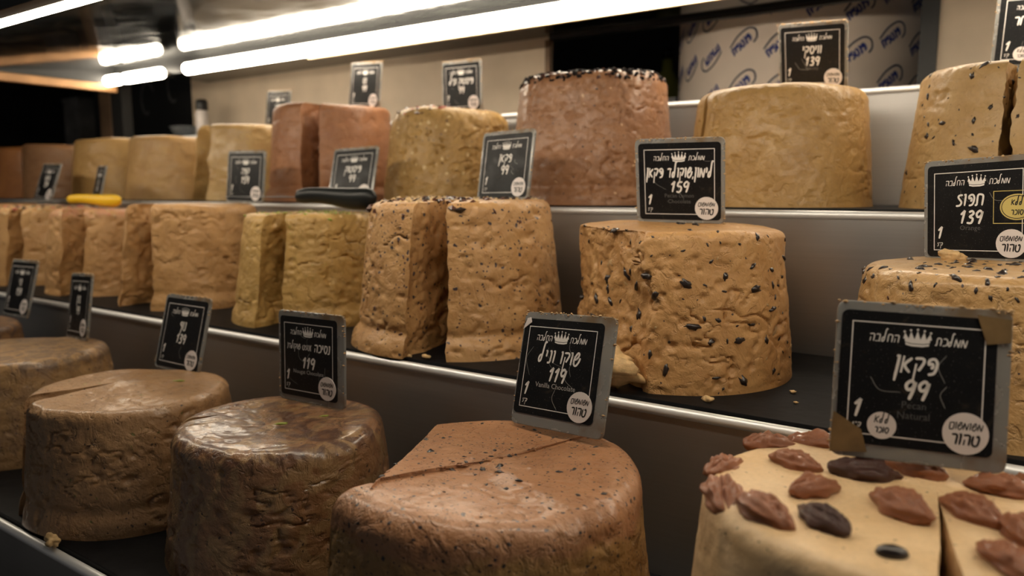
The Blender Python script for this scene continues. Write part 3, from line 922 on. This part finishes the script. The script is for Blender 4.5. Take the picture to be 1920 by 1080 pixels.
# ------------------------------------------------------------------ lettering: handwritten strokes
G = {
    'מ': (0.72, [[(0.0, 0), (0.10, 0.95), (0.16, 0.9), (0.45, 0.12), (0.52, 0.1), (0.66, 1.0)]]),
    'ם': (0.70, [[(0.0, 0.95), (0.55, 1.0), (0.62, 0.8), (0.55, 0.05), (0.08, 0.02), (0.05, 0.9)]]),
    'ל': (0.62, [[(0.62, 1.72), (0.47, 1.80), (0.38, 1.5), (0.32, 0.7), (0.25, 0.15), (0.06, 0.04), (0.0, 0.32), (0.12, 0.6), (0.30, 0.62)]]),
    'כ': (0.60, [[(0.02, 0.95), (0.35, 1.0), (0.55, 0.65), (0.45, 0.15), (0.0, 0.02)]]),
    'ת': (0.74, [[(-0.08, 0.04), (0.10, 0.12), (0.14, 0.95), (0.48, 1.0), (0.62, 0.8), (0.58, 0.0)]]),
    'ה': (0.70, [[(0.0, 0.97), (0.46, 1.0), (0.58, 0.82), (0.55, 0.0)], [(0.14, 0.55), (0.10, 0.0)]]),
    'ח': (0.70, [[(0.04, 0.0), (0.08, 0.97), (0.46, 1.0), (0.58, 0.82), (0.55, 0.0)]]),
    'ב': (0.68, [[(0.0, 0.95), (0.38, 1.0), (0.50, 0.8), (0.45, 0.06)], [(-0.04, 0.03), (0.64, 0.06)]]),
    'ש': (0.68, [[(0.14, 0.48), (0.42, 0.72), (0.50, 1.02), (0.32, 1.08), (0.06, 0.6), (0.10, 0.1), (0.34, 0.0), (0.58, 0.35), (0.66, 0.7)]]),
    'ו': (0.26, [[(0.0, 0.98), (0.13, 1.0), (0.10, 0.0)]]),
    'ק': (0.62, [[(0.0, 0.98), (0.42, 1.0), (0.54, 0.8), (0.36, 0.35), (0.26, 0.2)], [(0.10, 0.65), (0.04, -0.6)]]),
    'נ': (0.40, [[(0.08, 1.0), (0.26, 0.98), (0.24, 0.15), (0.12, 0.0), (-0.06, 0.0)]]),
    'י': (0.26, [[(0.0, 0.98), (0.13, 1.0), (0.09, 0.5)]]),
    'ט': (0.74, [[(0.06, 1.0), (0.02, 0.3), (0.22, 0.0), (0.50, 0.12), (0.60, 0.7), (0.50, 1.0), (0.34, 0.85)]]),
    'ר': (0.58, [[(0.0, 0.97), (0.36, 1.0), (0.48, 0.8), (0.44, 0.0)]]),
    'פ': (0.66, [[(0.24, 0.42), (0.36, 0.50), (0.30, 0.72), (0.12, 0.66), (0.12, 0.92), (0.40, 1.02), (0.58, 0.72), (0.48, 0.15), (0.14, 0.0)]]),
    'ף': (0.60, [[(0.22, 0.5), (0.32, 0.6), (0.2, 0.75), (0.08, 0.7), (0.12, 0.95), (0.40, 1.02), (0.52, 0.72), (0.40, -0.6)]]),
    'א': (0.62, [[(0.06, 1.1), (0.0, 0.0)], [(0.54, 1.0), (0.16, 0.52), (0.50, 0.04)]]),
    'ן': (0.26, [[(0.02, 1.0), (0.14, 1.0), (0.04, -0.55)]]),
    'ס': (0.68, [[(0.05, 1.0), (0.5, 0.98), (0.6, 0.5), (0.36, 0.0), (0.06, 0.4), (0.16, 0.95)]]),
    'ד': (0.60, [[(0.0, 0.9), (0.16, 1.0), (0.56, 0.95)], [(0.40, 0.96), (0.34, 0.0)]]),
    'ז': (0.48, [[(0.42, 1.02), (0.12, 0.98), (0.04, 0.78), (0.36, 0.35), (0.22, 0.05), (-0.12, 0.0)]]),
    'ג': (0.46, [[(0.30, 1.0), (0.06, 0.88), (0.30, 0.45), (0.26, 0.2), (0.0, 0.0)]]),
    'ע': (0.6, [[(0.0, 1.0), (0.16, 0.4)], [(0.52, 1.0), (0.3, 0.2), (0.05, -0.25)]]),
    '"': (0.24, [[(0.0, 1.1), (0.0, 0.85)], [(0.12, 1.1), (0.12, 0.85)]]),
    "'": (0.16, [[(0.05, 1.1), (0.03, 0.85)]]),
    ',': (0.2, [[(0.08, 0.1), (0.0, -0.2)]]),
    '(': (0.28, [[(0.20, 1.2), (0.04, 0.6), (0.20, -0.1)]]),
    ')': (0.28, [[(0.04, 1.2), (0.20, 0.6), (0.04, -0.1)]]),
    '1': (0.44, [[(0.0, 0.72), (0.30, 1.05), (0.28, 0.95), (0.14, 0.0)]]),
    '3': (0.60, [[(0.10, 0.92), (0.36, 1.02), (0.48, 0.8), (0.2, 0.55), (0.46, 0.4), (0.36, 0.05), (0.0, 0.06)]]),
    '5': (0.60, [[(0.54, 1.0), (0.18, 0.98), (0.10, 0.6), (0.40, 0.55), (0.46, 0.25), (0.28, 0.0), (0.0, 0.06)]]),
    '9': (0.58, [[(0.46, 0.85), (0.28, 1.04), (0.04, 0.8), (0.14, 0.52), (0.38, 0.62), (0.48, 0.95), (0.42, 0.5), (0.28, -0.04)]]),
    ' ': (0.42, []),
}


def catmull(pts, k=4):
    if len(pts) < 3: return pts
    P = [np.array(p) for p in pts]
    P = [2 * P[0] - P[1]] + P + [2 * P[-1] - P[-2]]
    out = []
    for i in range(1, len(P) - 2):
        for j in range(k):
            t = j / k
            a, b, c, d = P[i - 1:i + 3]
            out.append(0.5 * ((2 * b) + (-a + c) * t + (2 * a - 5 * b + 4 * c - d) * t * t + (-a + 3 * b - 3 * c + d) * t ** 3))
    out.append(P[-2])
    return [tuple(p) for p in out]


def ribbon(V, F, pts, wd, y):
    n = len(pts)
    b0 = len(V)
    for i, p in enumerate(pts):
        a = pts[max(i - 1, 0)]; c = pts[min(i + 1, n - 1)]
        dx, dz = c[0] - a[0], c[1] - a[1]
        l = math.hypot(dx, dz) or 1
        k = wd * (0.5 if 0 < i < n - 1 else 0.34)
        nx, nz = -dz / l * k, dx / l * k
        V.append((p[0] + nx, y, p[1] + nz)); V.append((p[0] - nx, y, p[1] - nz))
    for i in range(n - 1):
        F.append((b0 + 2 * i, b0 + 2 * i + 1, b0 + 2 * i + 3, b0 + 2 * i + 2))


def text_width(s):
    return sum(G[c][0] + 0.10 for c in s) - 0.10


def write(V, F, s, cx, z, size, y, pen=0.16, slant=0.10, rtl=True, maxw=None, xs=1.0):
    """s in reading order; centred at cx, baseline z, x-height size"""
    wd = text_width(s)
    if maxw and wd * size * xs > maxw: xs *= maxw / (wd * size * xs)
    x = cx + wd * size * xs / 2 if rtl else cx - wd * size * xs / 2
    for ch in s:
        adv, strokes = G[ch]
        if rtl: x -= adv * size * xs
        for st in strokes:
            pts = [(x + (px + slant * pz) * size * xs, z + pz * size) for px, pz in catmull(st)]
            ribbon(V, F, pts, pen * size, y)
        x += (-0.10 if rtl else adv + 0.10) * size * xs


def flat_mesh(name, V, F):
    me = bpy.data.meshes.new(name)
    me.from_pydata(V, [], F)
    return me


def latin(txt, size, name):
    c = bpy.data.curves.new(name, 'FONT')
    c.body = txt; c.size = size; c.align_x = 'CENTER'; c.resolution_u = 2
    o = bpy.data.objects.new(name, c)
    COL.objects.link(o)
    bpy.context.view_layer.update()
    me = bpy.data.meshes.new_from_object(o.evaluated_get(bpy.context.evaluated_depsgraph_get()))
    bpy.data.objects.remove(o)
    me.materials.clear()
    return me


def disc_pts(cx, cz, r, n=32, sx=1.0):
    return [(cx + r * sx * math.cos(2 * PI * i / n), cz + r * math.sin(2 * PI * i / n)) for i in range(n)]


def crown(V, F, cx, z, s, y):
    def poly(p):
        b0 = len(V); V.extend([(cx + a * s, y, z + b * s) for a, b in p]); F.append(tuple(range(b0, b0 + len(p))))
    poly([(-0.85, 0.0), (-0.4, -0.10), (0.4, -0.10), (0.85, 0.0), (0.88, 0.18), (0.4, 0.08), (-0.4, 0.08), (-0.88, 0.18)])
    poly([(-0.90, 0.24), (-0.4, 0.14), (0.4, 0.14), (0.90, 0.24), (0.94, 0.50), (-0.94, 0.50)])
    for k, (a, t) in enumerate(((-0.86, 0.98), (-0.45, 1.12), (0.0, 1.20), (0.45, 1.12), (0.86, 0.98))):
        poly([(a * 0.98 - 0.21, 0.49), (a * 0.98 + 0.21, 0.49), (a * 1.08, t)])
        poly([(a * 1.12 + 0.09 * math.cos(q), t + 0.08 + 0.09 * math.sin(q)) for q in np.linspace(0, 2 * PI, 8, endpoint=False)])


def frame(V, F, x0, x1, z0, z1, t, y):
    for a, b, c, d in ((x0, x1, z0, z0 + t), (x0, x1, z1 - t, z1), (x0, x0 + t, z0, z1), (x1 - t, x1, z0, z1)):
        b0 = len(V)
        V += [(a, y, c), (b, y, c), (b, y, d), (a, y, d)]
        F.append((b0, b0 + 1, b0 + 2, b0 + 3))


def price_sign(pose, label, title, price, eng=None, extra=None, sub=None, ht=0.095, tape=False, gold=False, margin=(0.004, 0.004, 0.005, 0.004), peel=False, scratch=3, stick=True):
    x, y, z, yaw, tilt, roll = pose
    W = 0.10
    rot = Matrix.Rotation(R(yaw), 4, 'Z') @ Matrix.Rotation(R(tilt), 4, 'X') @ Matrix.Rotation(R(roll), 4, 'Y')
    root = empty('price_sign')
    root.matrix_world = Matrix.Translation((x, y, z)) @ rot
    tag(root, label, 'price sign', 'black price signs stuck in the halva')
    pl = slab_xz(rrect(W, ht, 0.006), -0.0017, 0.0017, 'plate', 0.0006)
    for v in pl.vertices: v.co.z += ht / 2
    link('plate', pl, M['plate'], root)
    ml, mr, mt, mb = margin
    cw, chh = W - ml - mr, ht - mt - mb
    ccx = (ml - mr) / 2
    cz0 = mb
    cp = [(p[0] + ccx, p[1] + cz0 + chh / 2) for p in rrect(cw, chh, 0.004)]
    link('card', slab_xz(cp, -0.0022, -0.0016, 'card'), M['card'], root)
    yy = -0.00235
    sx = cw / 0.092; sz = chh / 0.086

    def X(u): return ccx + (u - 0.5) * cw

    def Zv(v): return cz0 + v * chh
    V, F = [], []
    frame(V, F, X(0.07), X(0.93), Zv(0.07), Zv(0.92), 0.0007, yy)
    link('border', flat_mesh('border', V, F), M['white'], root)
    tx = 0.44 if gold else 0.5
    lines = [('heading', 'ממלכת', 0.715, 0.775, 0.0046, 0.15, None, True), ('heading', 'החלבה', 0.285, 0.775, 0.0046, 0.15, None, True)]
    if sub:
        lines += [('title', title, 0.745, 0.585, 0.0078, 0.20, 0.034 * sx, True), ('subtitle', sub, 0.34, 0.595, 0.0052, 0.16, 0.040 * sx, True)]
    else:
        lines += [('title', title, tx, 0.555, 0.0098, 0.18, 0.074 * sx, True)]
    lines += [('price', price, tx + 0.01, 0.365, 0.0112, 0.18, None, False), ('weight', '1', 0.135, 0.20, 0.0105, 0.18, None, False), ('unit', 'ק"ג', 0.135, 0.115, 0.0034, 0.15, None, True)]
    for nm, tx_, u, v, sz_, pen, mw, rtl in lines:
        V, F = [], []
        write(V, F, tx_, X(u), Zv(v), sz_, yy, pen, maxw=mw, rtl=rtl)
        link(nm, flat_mesh(nm, V, F), M['white'], root)
    V, F = [], []
    crown(V, F, X(0.5), Zv(0.765), 0.0078, yy)
    link('crown_emblem', flat_mesh('crown_emblem', V, F), M['white'], root)
    if eng:
        for i, line in enumerate(eng.split('\n')):
            lm = latin(line, 0.0062, 'english_name')
            o = link('english_name', lm, M['grey'] if not extra else M['faint'], root)
            o.location = (X(tx), yy, Zv(0.295) - i * 0.0065); o.rotation_euler = (PI / 2, 0, 0)

    def sticker(u, v, r, l1, l2, s1, s2):
        if not stick: return
        st = link('sticker', slab_xz(disc_pts(X(u), Zv(v), r), -0.0028, -0.0021, 'sticker'), M['sticker'], root)
        A, B = [], []
        write(A, B, l1, X(u), Zv(v) + r * 0.18, s1, -0.0029, 0.17, maxw=r * 1.5)
        write(A, B, l2, X(u), Zv(v) - r * 0.55, s2, -0.0029, 0.21, maxw=r * 1.45)
        link('sticker_lettering', flat_mesh('sticker_lettering', A, B), M['ink'], st)
    sticker(0.83, 0.155, 0.0128, 'משומשום', 'טהור', 0.0040, 0.0062)
    if extra == 'sugar':
        sticker(0.30, 0.15, 0.0085, 'ללא', 'סוכר', 0.0042, 0.0034)
    if gold:
        V, F = [], []
        frame(V, F, X(0.66), X(1.10), Zv(0.36), Zv(0.70), 0.0006, yy)
        g = link('gold_label', flat_mesh('gold_label', V, F), M['gold'], root)
        link('gold_disc', slab_xz(disc_pts(X(0.88), Zv(0.53), 0.0115, sx=1.25), -0.0027, -0.0022, 'gold_disc'), M['gold'], root)
        A, B = [], []
        write(A, B, 'ללא', X(0.88), Zv(0.55), 0.0046, -0.0029, 0.2)
        write(A, B, 'סוכר', X(0.88), Zv(0.45), 0.0042, -0.0029, 0.2)
        ring = disc_pts(X(0.88), Zv(0.53), 0.0100, sx=1.28)
        ribbon(A, B, ring + ring[:1], 0.0006, -0.0029)
        link('gold_lettering', flat_mesh('gold_lettering', A, B), M['ink'], g)
    # dried crust along the upper edge
    rng = random.Random(int(abs(x) * 1000))
    V, F = [], []
    for k in range(70):
        e = rng.random()
        if e < 0.7: cxx, czz = rng.uniform(-W / 2, W / 2), ht + rng.uniform(-0.002, 0.0006)
        elif e < 0.85: cxx, czz = -W / 2 + rng.uniform(-0.0006, 0.002), rng.uniform(0, ht)
        else: cxx, czz = W / 2 + rng.uniform(-0.002, 0.0006), rng.uniform(0, ht)
        sz_ = rng.uniform(0.0005, 0.0017)
        b0 = len(V)
        V += [(cxx + dx * sz_ * rng.uniform(0.7, 1.9), dy * sz_ - 0.0012, czz + dz * sz_ * 0.8) for dx, dy, dz in ((1, 0, 0), (0, 1, 0), (-1, 0, 0), (0, -1, 0), (0, 0, 1), (0, 0, -1))]
        F += [tuple(b0 + j for j in f) for f in ((0, 1, 4), (1, 2, 4), (2, 3, 4), (3, 0, 4), (1, 0, 5), (2, 1, 5), (3, 2, 5), (0, 3, 5))]
    link('crust', flat_mesh('crust', V, F), M['crust'], root)['kind'] = 'stuff'
    for k in range(scratch):
        V, F = [], []
        p0 = (X(rng.uniform(0.12, 0.85)), Zv(rng.uniform(0.2, 0.9)))
        an = rng.uniform(-2.2, -0.9); ln = rng.uniform(0.008, 0.026)
        pts = catmull([p0, (p0[0] + ln * 0.5 * math.cos(an), p0[1] + ln * 0.5 * math.sin(an)), (p0[0] + ln * math.cos(an + 0.5), p0[1] + ln * math.sin(an + 0.5))], 5)
        ribbon(V, F, pts, rng.uniform(0.0002, 0.0005), yy)
        link('scratch', flat_mesh('scratch', V, F), M['scratch'], root)
    if peel:
        link('peeled_corner', slab_xz([(X(0.0) - 0.001, Zv(0.88)), (X(0.09), Zv(0.96)), (X(0.07), Zv(1.01)), (X(0.03), Zv(1.0))], -0.0030, -0.0024, 'peeled_corner'), M['sticker'], root)
    if tape:
        tp = [(-0.050, 0.002), (-0.028, 0.004), (-0.032, 0.018), (-0.049, 0.028)]
        link('tape', slab_xz(tp, -0.0034, -0.0026, 'tape'), M['tape'], root)
        tp2 = [(0.036, 0.078), (0.049, 0.080), (0.049, 0.094), (0.030, 0.096)]
        link('tape', slab_xz(tp2, -0.0034, -0.0026, 'tape'), M['tape'], root)
    return root


price_sign((-1.455, 0.582, 1.083, -1.2, -15.0, -1.3), 'leaning black price sign nearest the left edge, on a front row cake', 'נוי', '159', ht=0.1)
price_sign((-1.186, 0.556, 1.077, -10.5, -9.3, -3.7), 'narrow looking black price sign on the bruised marbled front row cake', 'זוגן', '99', ht=0.1)
price_sign((-0.908, 0.546, 1.066, -0.2, -14.6, -0.2), 'black price sign reading 139 on the brown front row cake with pistachio', 'נוף', '139', ht=0.1)
price_sign((-0.635, 0.537, 1.070, 2.6, -2.3, -0.6), 'upright black price sign reading 119 on the marbled dark brown cake', 'נסיכה', '119', 'Nougat Chocolate', sub='(נוגט שוקולד)', ht=0.1, scratch=8, margin=(0.004, 0.010, 0.006, 0.006))
price_sign((-0.323, 0.532, 1.098, -8.9, -15.7, -3.4), 'sharp black price sign reading 119 Vanilla Chocolate on the two layered cake', 'שוקו וניל', '119', 'Vanilla Chocolate', ht=0.1, peel=True, scratch=9, margin=(0.002, 0.011, 0.006, 0.010))
price_sign((-0.052, 0.520, 1.130, 18.0, -11.9, 1.8), 'large looking black price sign reading 99 on the pecan topped cake', 'פקאן', '99', 'Pecan\nNatural', extra='sugar', ht=0.1, tape=True, margin=(0.003, 0.008, 0.006, 0.009))
price_sign((-1.970, 0.867, 1.275, -2.5, -18.2, 1.1), 'glaring tilted price sign in front of the dull brown cake', 'קוקוס', '139')
price_sign((-1.694, 0.851, 1.262, -18.1, -13.0, 1.0), 'thin edge-on price sign behind the yellow knife handle', 'וניל', '99')
price_sign((-1.189, 0.866, 1.278, 3.6, -6.0, 1.0), 'black price sign between the creamy yellow cake and the pink brown cake', 'קפה', '159')
price_sign((-0.940, 0.887, 1.280, 2.4, -15.3, -1.9), 'pale edged price sign behind the black knife handle', 'פיסטוק', '99')
price_sign((-0.599, 0.845, 1.287, -10.7, -9.3, -0.8), 'greyish price sign reading 99 on the tall speckled cake with wedge gap', 'פקאן', '99')
price_sign((-0.332, 0.817, 1.264, 7.3, 9.9, 0.1), 'black price sign reading 159 on the chocolate chip cake', 'לימון,שוקולד פקאן', '159', 'Pecan Lemon\nChocolate', extra='dim')
price_sign((-0.042, 0.817, 1.235, -25.6, 2.1, -2.6), 'black price sign reading 139 Orange with gold label at the right edge', 'תפוז', '139', 'Orange', extra='dim', gold=True)
price_sign((-1.444, 1.145, 1.432, -7.5, -5.3, 2.9), 'dark price sign half hidden behind the left shoulder of the pink brown cake', 'שקד', '99')
price_sign((-1.164, 1.146, 1.468, -6.0, -3.8, 4.1), 'dark price sign standing above the split pink brown cake', 'נס', '99')
price_sign((-0.914, 1.159, 1.448, -4.1, 2.9, 1.5), 'black price sign above the lumpy nut cake with chocolate drizzle', 'פיסטוק וניל', '99')
price_sign((-0.282, 1.182, 1.446, -10.6, 17.5, 4.2), 'black price sign reading 139 above the smooth golden cake', 'וויסקי', '139', 'Whisky', extra='dim')
price_sign((-0.013, 1.165, 1.452, 3.0, -3.0, 2.0), 'black price sign cut off by the upper right corner, above the seed dotted cake', 'אגוז מובחר', '139', 'Finest', extra='sugar')


# ------------------------------------------------------------------ knives
def knife(loc, rz, label, hm, hl, hr, blade_len):
    root = empty('knife', loc, (0, 0, R(rz)))
    tag(root, label, 'knife', 'knives lying on the cakes')
    n = 16; bm = bmesh.new(); rings = []
    for i in range(21):
        s = i / 20
        x = (s - 0.5) * hl
        rr = hr * (min(1, math.sqrt(max(0.0, 1 - (abs(s - 0.5) * 2) ** 8)) + 0.02)) * (0.86 + 0.14 * math.cos((s - 0.85) * 5.0))
        rings.append([bm.verts.new((x, 0.80 * rr * math.cos(2 * PI * j / n), rr * math.sin(2 * PI * j / n) + 0.15 * hr * math.sin(s * 6))) for j in range(n)])
    for a, b in zip(rings, rings[1:]):
        for j in range(n): bm.faces.new((a[j], b[j], b[(j + 1) % n], a[(j + 1) % n]))
    bm.faces.new(rings[0]); bm.faces.new(rings[-1][::-1])
    bmesh.ops.recalc_face_normals(bm, faces=bm.faces)
    link('handle', from_bm(bm, 'handle', True), hm, root)
    x0 = -hl / 2 + 0.006
    prof = [(x0, 0.008), (x0 - blade_len * 0.8, 0.008), (x0 - blade_len, -0.003), (x0 - blade_len * 0.9, -0.010), (x0 - 0.02, -0.012), (x0, -0.006)]
    bm = bmesh.new()
    a = [bm.verts.new((p[0], p[1], 0.0007)) for p in prof]; b = [bm.verts.new((p[0], p[1], -0.0007)) for p in prof]
    bm.faces.new(a); bm.faces.new(b[::-1])
    for i in range(len(prof)): bm.faces.new((a[i], b[i], b[(i + 1) % len(prof)], a[(i + 1) % len(prof)]))
    bmesh.ops.recalc_face_normals(bm, faces=bm.faces)
    link('blade', from_bm(bm, 'blade'), M['blade'], root)
    return root


knife((-1.575, 0.790, 1.2815), 12, 'knife with a yellow handle lying on the pink topped cake', M['yellow'], 0.155, 0.0125, 0.14)
knife((-0.868, 0.790, 1.2905), 8, 'knife with a black handle lying on the pistachio cake', M['blackplastic'], 0.156, 0.0165, 0.15)


# ------------------------------------------------------------------ crumbs and chunk
def crumb(loc, s, label, seed, sq=(1, 0.8, 0.6), sub=2, grp='loose halva crumbs'):
    me = pebble(seed, s * sq[0], s * sq[1], s * sq[2], sub, 0.55, 2.2)
    o = link('crumb' if s < 0.012 else 'halva_chunk', me, M['crumb'])
    zmin = min(v.co.z for v in me.vertices)
    o.location = (loc[0], loc[1], loc[2] - zmin)
    tag(o, label, 'crumb' if s < 0.012 else 'chunk', grp if s < 0.012 else None)
    return o


S2 = SURF[1]
crumb((-0.352, 0.654, S2), 0.029, 'broken halva chunk fallen at the foot of the chip cake', 3, (1.45, 0.7, 0.62), 4)
crumb((-0.2365, 0.660, S2), 0.0048, 'single halva crumb near the lip in front of the chip cake', 4)
crumb((-0.567, 0.648, S2), 0.0046, 'larger crumb by the wedge gap of the tall speckled cake', 5)
crumb((-0.590, 0.645, S2), 0.0026, 'tiny crumb left of the larger one by the wedge gap', 6)
crumb((-1.057, 0.690, S2), 0.0040, 'pale crumb on the black mat left of the pistachio cake', 7)
crumb((-1.524, 0.668, S2), 0.0046, 'pale crumb on the black mat below the nut topped cake', 9)
crumb((-0.180, 0.735, S2), 0.0028, 'small crumb right of the chip cake on bare black mat', 10)
crumb((-0.168, 0.700, S2), 0.0020, 'tiny crumb on bare black mat toward the lip', 12)
crumb((-0.795, 0.334, SURF[0]), 0.0085, 'pale crumb on the steel lip before the pistachio brown cake', 13, (1.2, 0.7, 0.6), 3)
crumb((-0.060, 0.790, 1.2355), 0.0070, 'cluster crumb on the seeded cake before the orange sign', 14, (1.4, 0.7, 0.7), 3)

# ------------------------------------------------------------------ printed paper roll in the opening
rx, ry, rr, rh = -0.442, 1.742, 0.258, 0.40
roll = empty('paper_roll', (rx, ry, 1.4486))
tag(roll, 'big upright roll of cream wrapping paper with blue logos', 'paper roll')
bm = bmesh.new()
n = 72
prof = [(rr - 0.004, 0), (rr, 0.004), (rr, rh - 0.004), (rr - 0.004, rh), (0.04, rh), (0.04, rh - 0.02)]
rings = [[bm.verts.new((q[0] * math.cos(2 * PI * i / n), q[0] * math.sin(2 * PI * i / n), q[1])) for i in range(n)] for q in prof]
for a, b in zip(rings, rings[1:]):
    for i in range(n): bm.faces.new((a[i], a[(i + 1) % n], b[(i + 1) % n], b[i]))
bm.faces.new(rings[0][::-1]); bm.faces.new(rings[-1])
bmesh.ops.recalc_face_normals(bm, faces=bm.faces)
link('paper', from_bm(bm, 'paper', True), M['paper'], roll)


def wrap(V, u0, z0, rot, flip):
    out = []
    c, s = math.cos(rot), math.sin(rot)
    for (x, y, z) in V:
        if flip: x, z = -x, -z
        u, v = c * x - s * z, s * x + c * z
        th = -PI / 2 + (u0 + u) / rr
        k = rr + 0.0006
        out.append((k * math.cos(th), k * math.sin(th), z0 + v))
    return out


for ci in range(-5, 6):
    u = ci * 0.069 + 0.02
    flip = ci < -1
    for ri in range(4):
        z0 = 0.040 + ri * 0.078 - 0.010 * (abs(ci + 1) % 4) + 0.012
        if z0 > 0.30 or z0 < 0.036: continue
        V, F = [], []
        write(V, F, "פנטזית", 0, -0.006, 0.0120, 0, 0.34, slant=0.05, maxw=0.056)
        V = wrap(V, u, z0, R(38), flip)
        lg = link('logo', flat_mesh('logo', V, F), M['blue'], roll)
        A, B = [], []
        arc = catmull([(-0.022, 0.012), (0.004, 0.018), (0.028, 0.015), (0.037, 0.003), (0.031, -0.010), (0.020, -0.014)], 4)
        ribbon(A, B, arc, 0.0036, 0)
        A = wrap(A, u, z0, R(38), flip)
        link('swoosh', flat_mesh('swoosh', A, B), M['navy'], lg)

# faint chalk swirls on the writing board
for c0 in ((-2.74, 1.62), (-2.50, 1.60), (-2.34, 1.63)):
    V, F = [], []
    pts = [(c0[0] + 0.05 * math.cos(a) * (1 - a / 9), c0[1] + 0.07 * math.sin(a) * (1 - a / 12)) for a in np.linspace(0.4, 5.2, 14)]
    ribbon(V, F, pts, 0.010, 1.4532)
    set_parent(link('chalk_swirl', flat_mesh('chalk_swirl', V, F), M['faint']), cb)


# ------------------------------------------------------------------ small things at the back
def lathe(name, prof, mat, parent, n=28):
    bm = bmesh.new()
    rings = [[bm.verts.new((q[0] * math.cos(2 * PI * i / n), q[0] * math.sin(2 * PI * i / n), q[1])) for i in range(n)] for q in prof]
    for a, b in zip(rings, rings[1:]):
        for i in range(n): bm.faces.new((a[i], a[(i + 1) % n], b[(i + 1) % n], b[i]))
    bm.faces.new(rings[0][::-1]); bm.faces.new(rings[-1])
    bmesh.ops.recalc_face_normals(bm, faces=bm.faces)
    return link(name, from_bm(bm, name, True), mat, parent)


bt = empty('bottle', (-2.02, 1.34, 1.4486))
tag(bt, 'small pale bottle with a black cap before the beige partition', 'bottle')
lathe('body', [(0.016, 0), (0.018, 0.003), (0.018, 0.075), (0.014, 0.085)], plain('pale_label', (0.55, 0.50, 0.47), 0.5, 0, 0.1, 60), bt)
lathe('cap', [(0.016, 0.083), (0.017, 0.086), (0.017, 0.108), (0.012, 0.114)], M['black'], bt)
m_, nt_, b_ = new_mat('clear_plastic')
b_.inputs['Transmission Weight'].default_value = 0.9
b_.inputs['Roughness'].default_value = 0.12
b_.inputs['Base Color'].default_value = (0.75, 0.80, 0.85, 1)
bw = empty('bowl', (-2.13, 1.37, 1.4486))
tag(bw, 'clear plastic bowl glinting beside the pale bottle', 'bowl')
lathe('bowl_shell', [(0.03, 0), (0.045, 0.012), (0.058, 0.040), (0.060, 0.042), (0.056, 0.040), (0.043, 0.014), (0.028, 0.004)], m_, bw)
lathe('foot', [(0.022, -0.0), (0.026, 0.001), (0.024, 0.003)], m_, bw)
bx_ = empty('storage_box', (-0.765, 1.72, 1.4486))
tag(bx_, 'dim grey storage box seen through the dark opening', 'box')
bm = bmesh.new(); add_box(bm, (-0.09, -0.06, 0), (0.07, 0.06, 0.050)); bmesh.ops.bevel(bm, geom=bm.edges[:], offset=0.004, segments=2, affect='EDGES')
link('body', from_bm(bm, 'body'), plain('grey_box', (0.10, 0.10, 0.10), 0.5, 0, 0.3, 20), bx_)
bm = bmesh.new(); add_box(bm, (-0.093, -0.063, 0.050), (0.073, 0.063, 0.062))
link('lid', from_bm(bm, 'lid'), plain('grey_lid', (0.15, 0.15, 0.15), 0.5), bx_)
ob = empty('oil_bottle', (-0.84, 1.95, 1.4486))
tag(ob, 'dim olive coloured bottle standing behind the grey box in the opening', 'bottle')
lathe('glass', [(0.035, 0), (0.038, 0.005), (0.038, 0.13), (0.016, 0.17), (0.015, 0.20)], plain('olive_glass', (0.10, 0.10, 0.02), 0.25), ob)
lathe('cap', [(0.017, 0.20), (0.017, 0.225), (0.012, 0.228)], M['black'], ob)
# dim goods beyond the left end of the canopy
cabm = plain('dim_box', (0.16, 0.15, 0.14), 0.6, 0, 0.4, 12)
spots = [(-3.55, 1.78, 0.14, 0.28, 'leftmost dim carton beyond the end of the canopy'),
         (-3.42, 2.02, 0.13, 0.24, 'dim carton under the blue glint beyond the canopy end'),
         (-3.30, 2.24, 0.13, 0.22, 'dim carton nearest the bronze post beyond the canopy end')]
sh = empty('side_shelf', (-3.5, 2.0, 0))
tag(sh, 'dark shelf board holding dim cartons beyond the canopy end', 'shelf')
set_parent(box_obj('board', (-3.75, 1.6, 1.38), (-3.2, 2.45, 1.41), M['dark']), sh)
for k in range(2):
    set_parent(box_obj('leg', (-3.75 + 0.5 * k, 2.35, 0), (-3.70 + 0.5 * k, 2.4, 1.38), M['dark']), sh)
for k, (bx, by, s, hh, lab) in enumerate(spots):
    ct = empty('carton', (bx, by, 1.41))
    tag(ct, lab, 'carton', 'dim cartons beyond the canopy')
    bm = bmesh.new(); add_box(bm, (-s / 2, -s / 2, 0), (s / 2, s / 2, hh))
    bmesh.ops.bevel(bm, geom=bm.edges[:], offset=0.004, segments=2, affect='EDGES')
    link('box', from_bm(bm, 'box'), cabm, ct)
    bm = bmesh.new(); add_box(bm, (-s * 0.515, -s * 0.515, hh), (s * 0.515, s * 0.515, hh + 0.015))
    link('lid', from_bm(bm, 'lid'), cabm, ct)
    if k == 1:
        bm = bmesh.new(); add_box(bm, (s * 0.50, -0.03, hh - 0.05), (s * 0.52, 0.02, hh - 0.02)); add_box(bm, (s * 0.50, 0.02, hh - 0.09), (s * 0.52, 0.035, hh - 0.02))
        link('blue_label', from_bm(bm, 'blue_label'), plain('blue_label', (0.03, 0.22, 0.60), 0.4), ct)
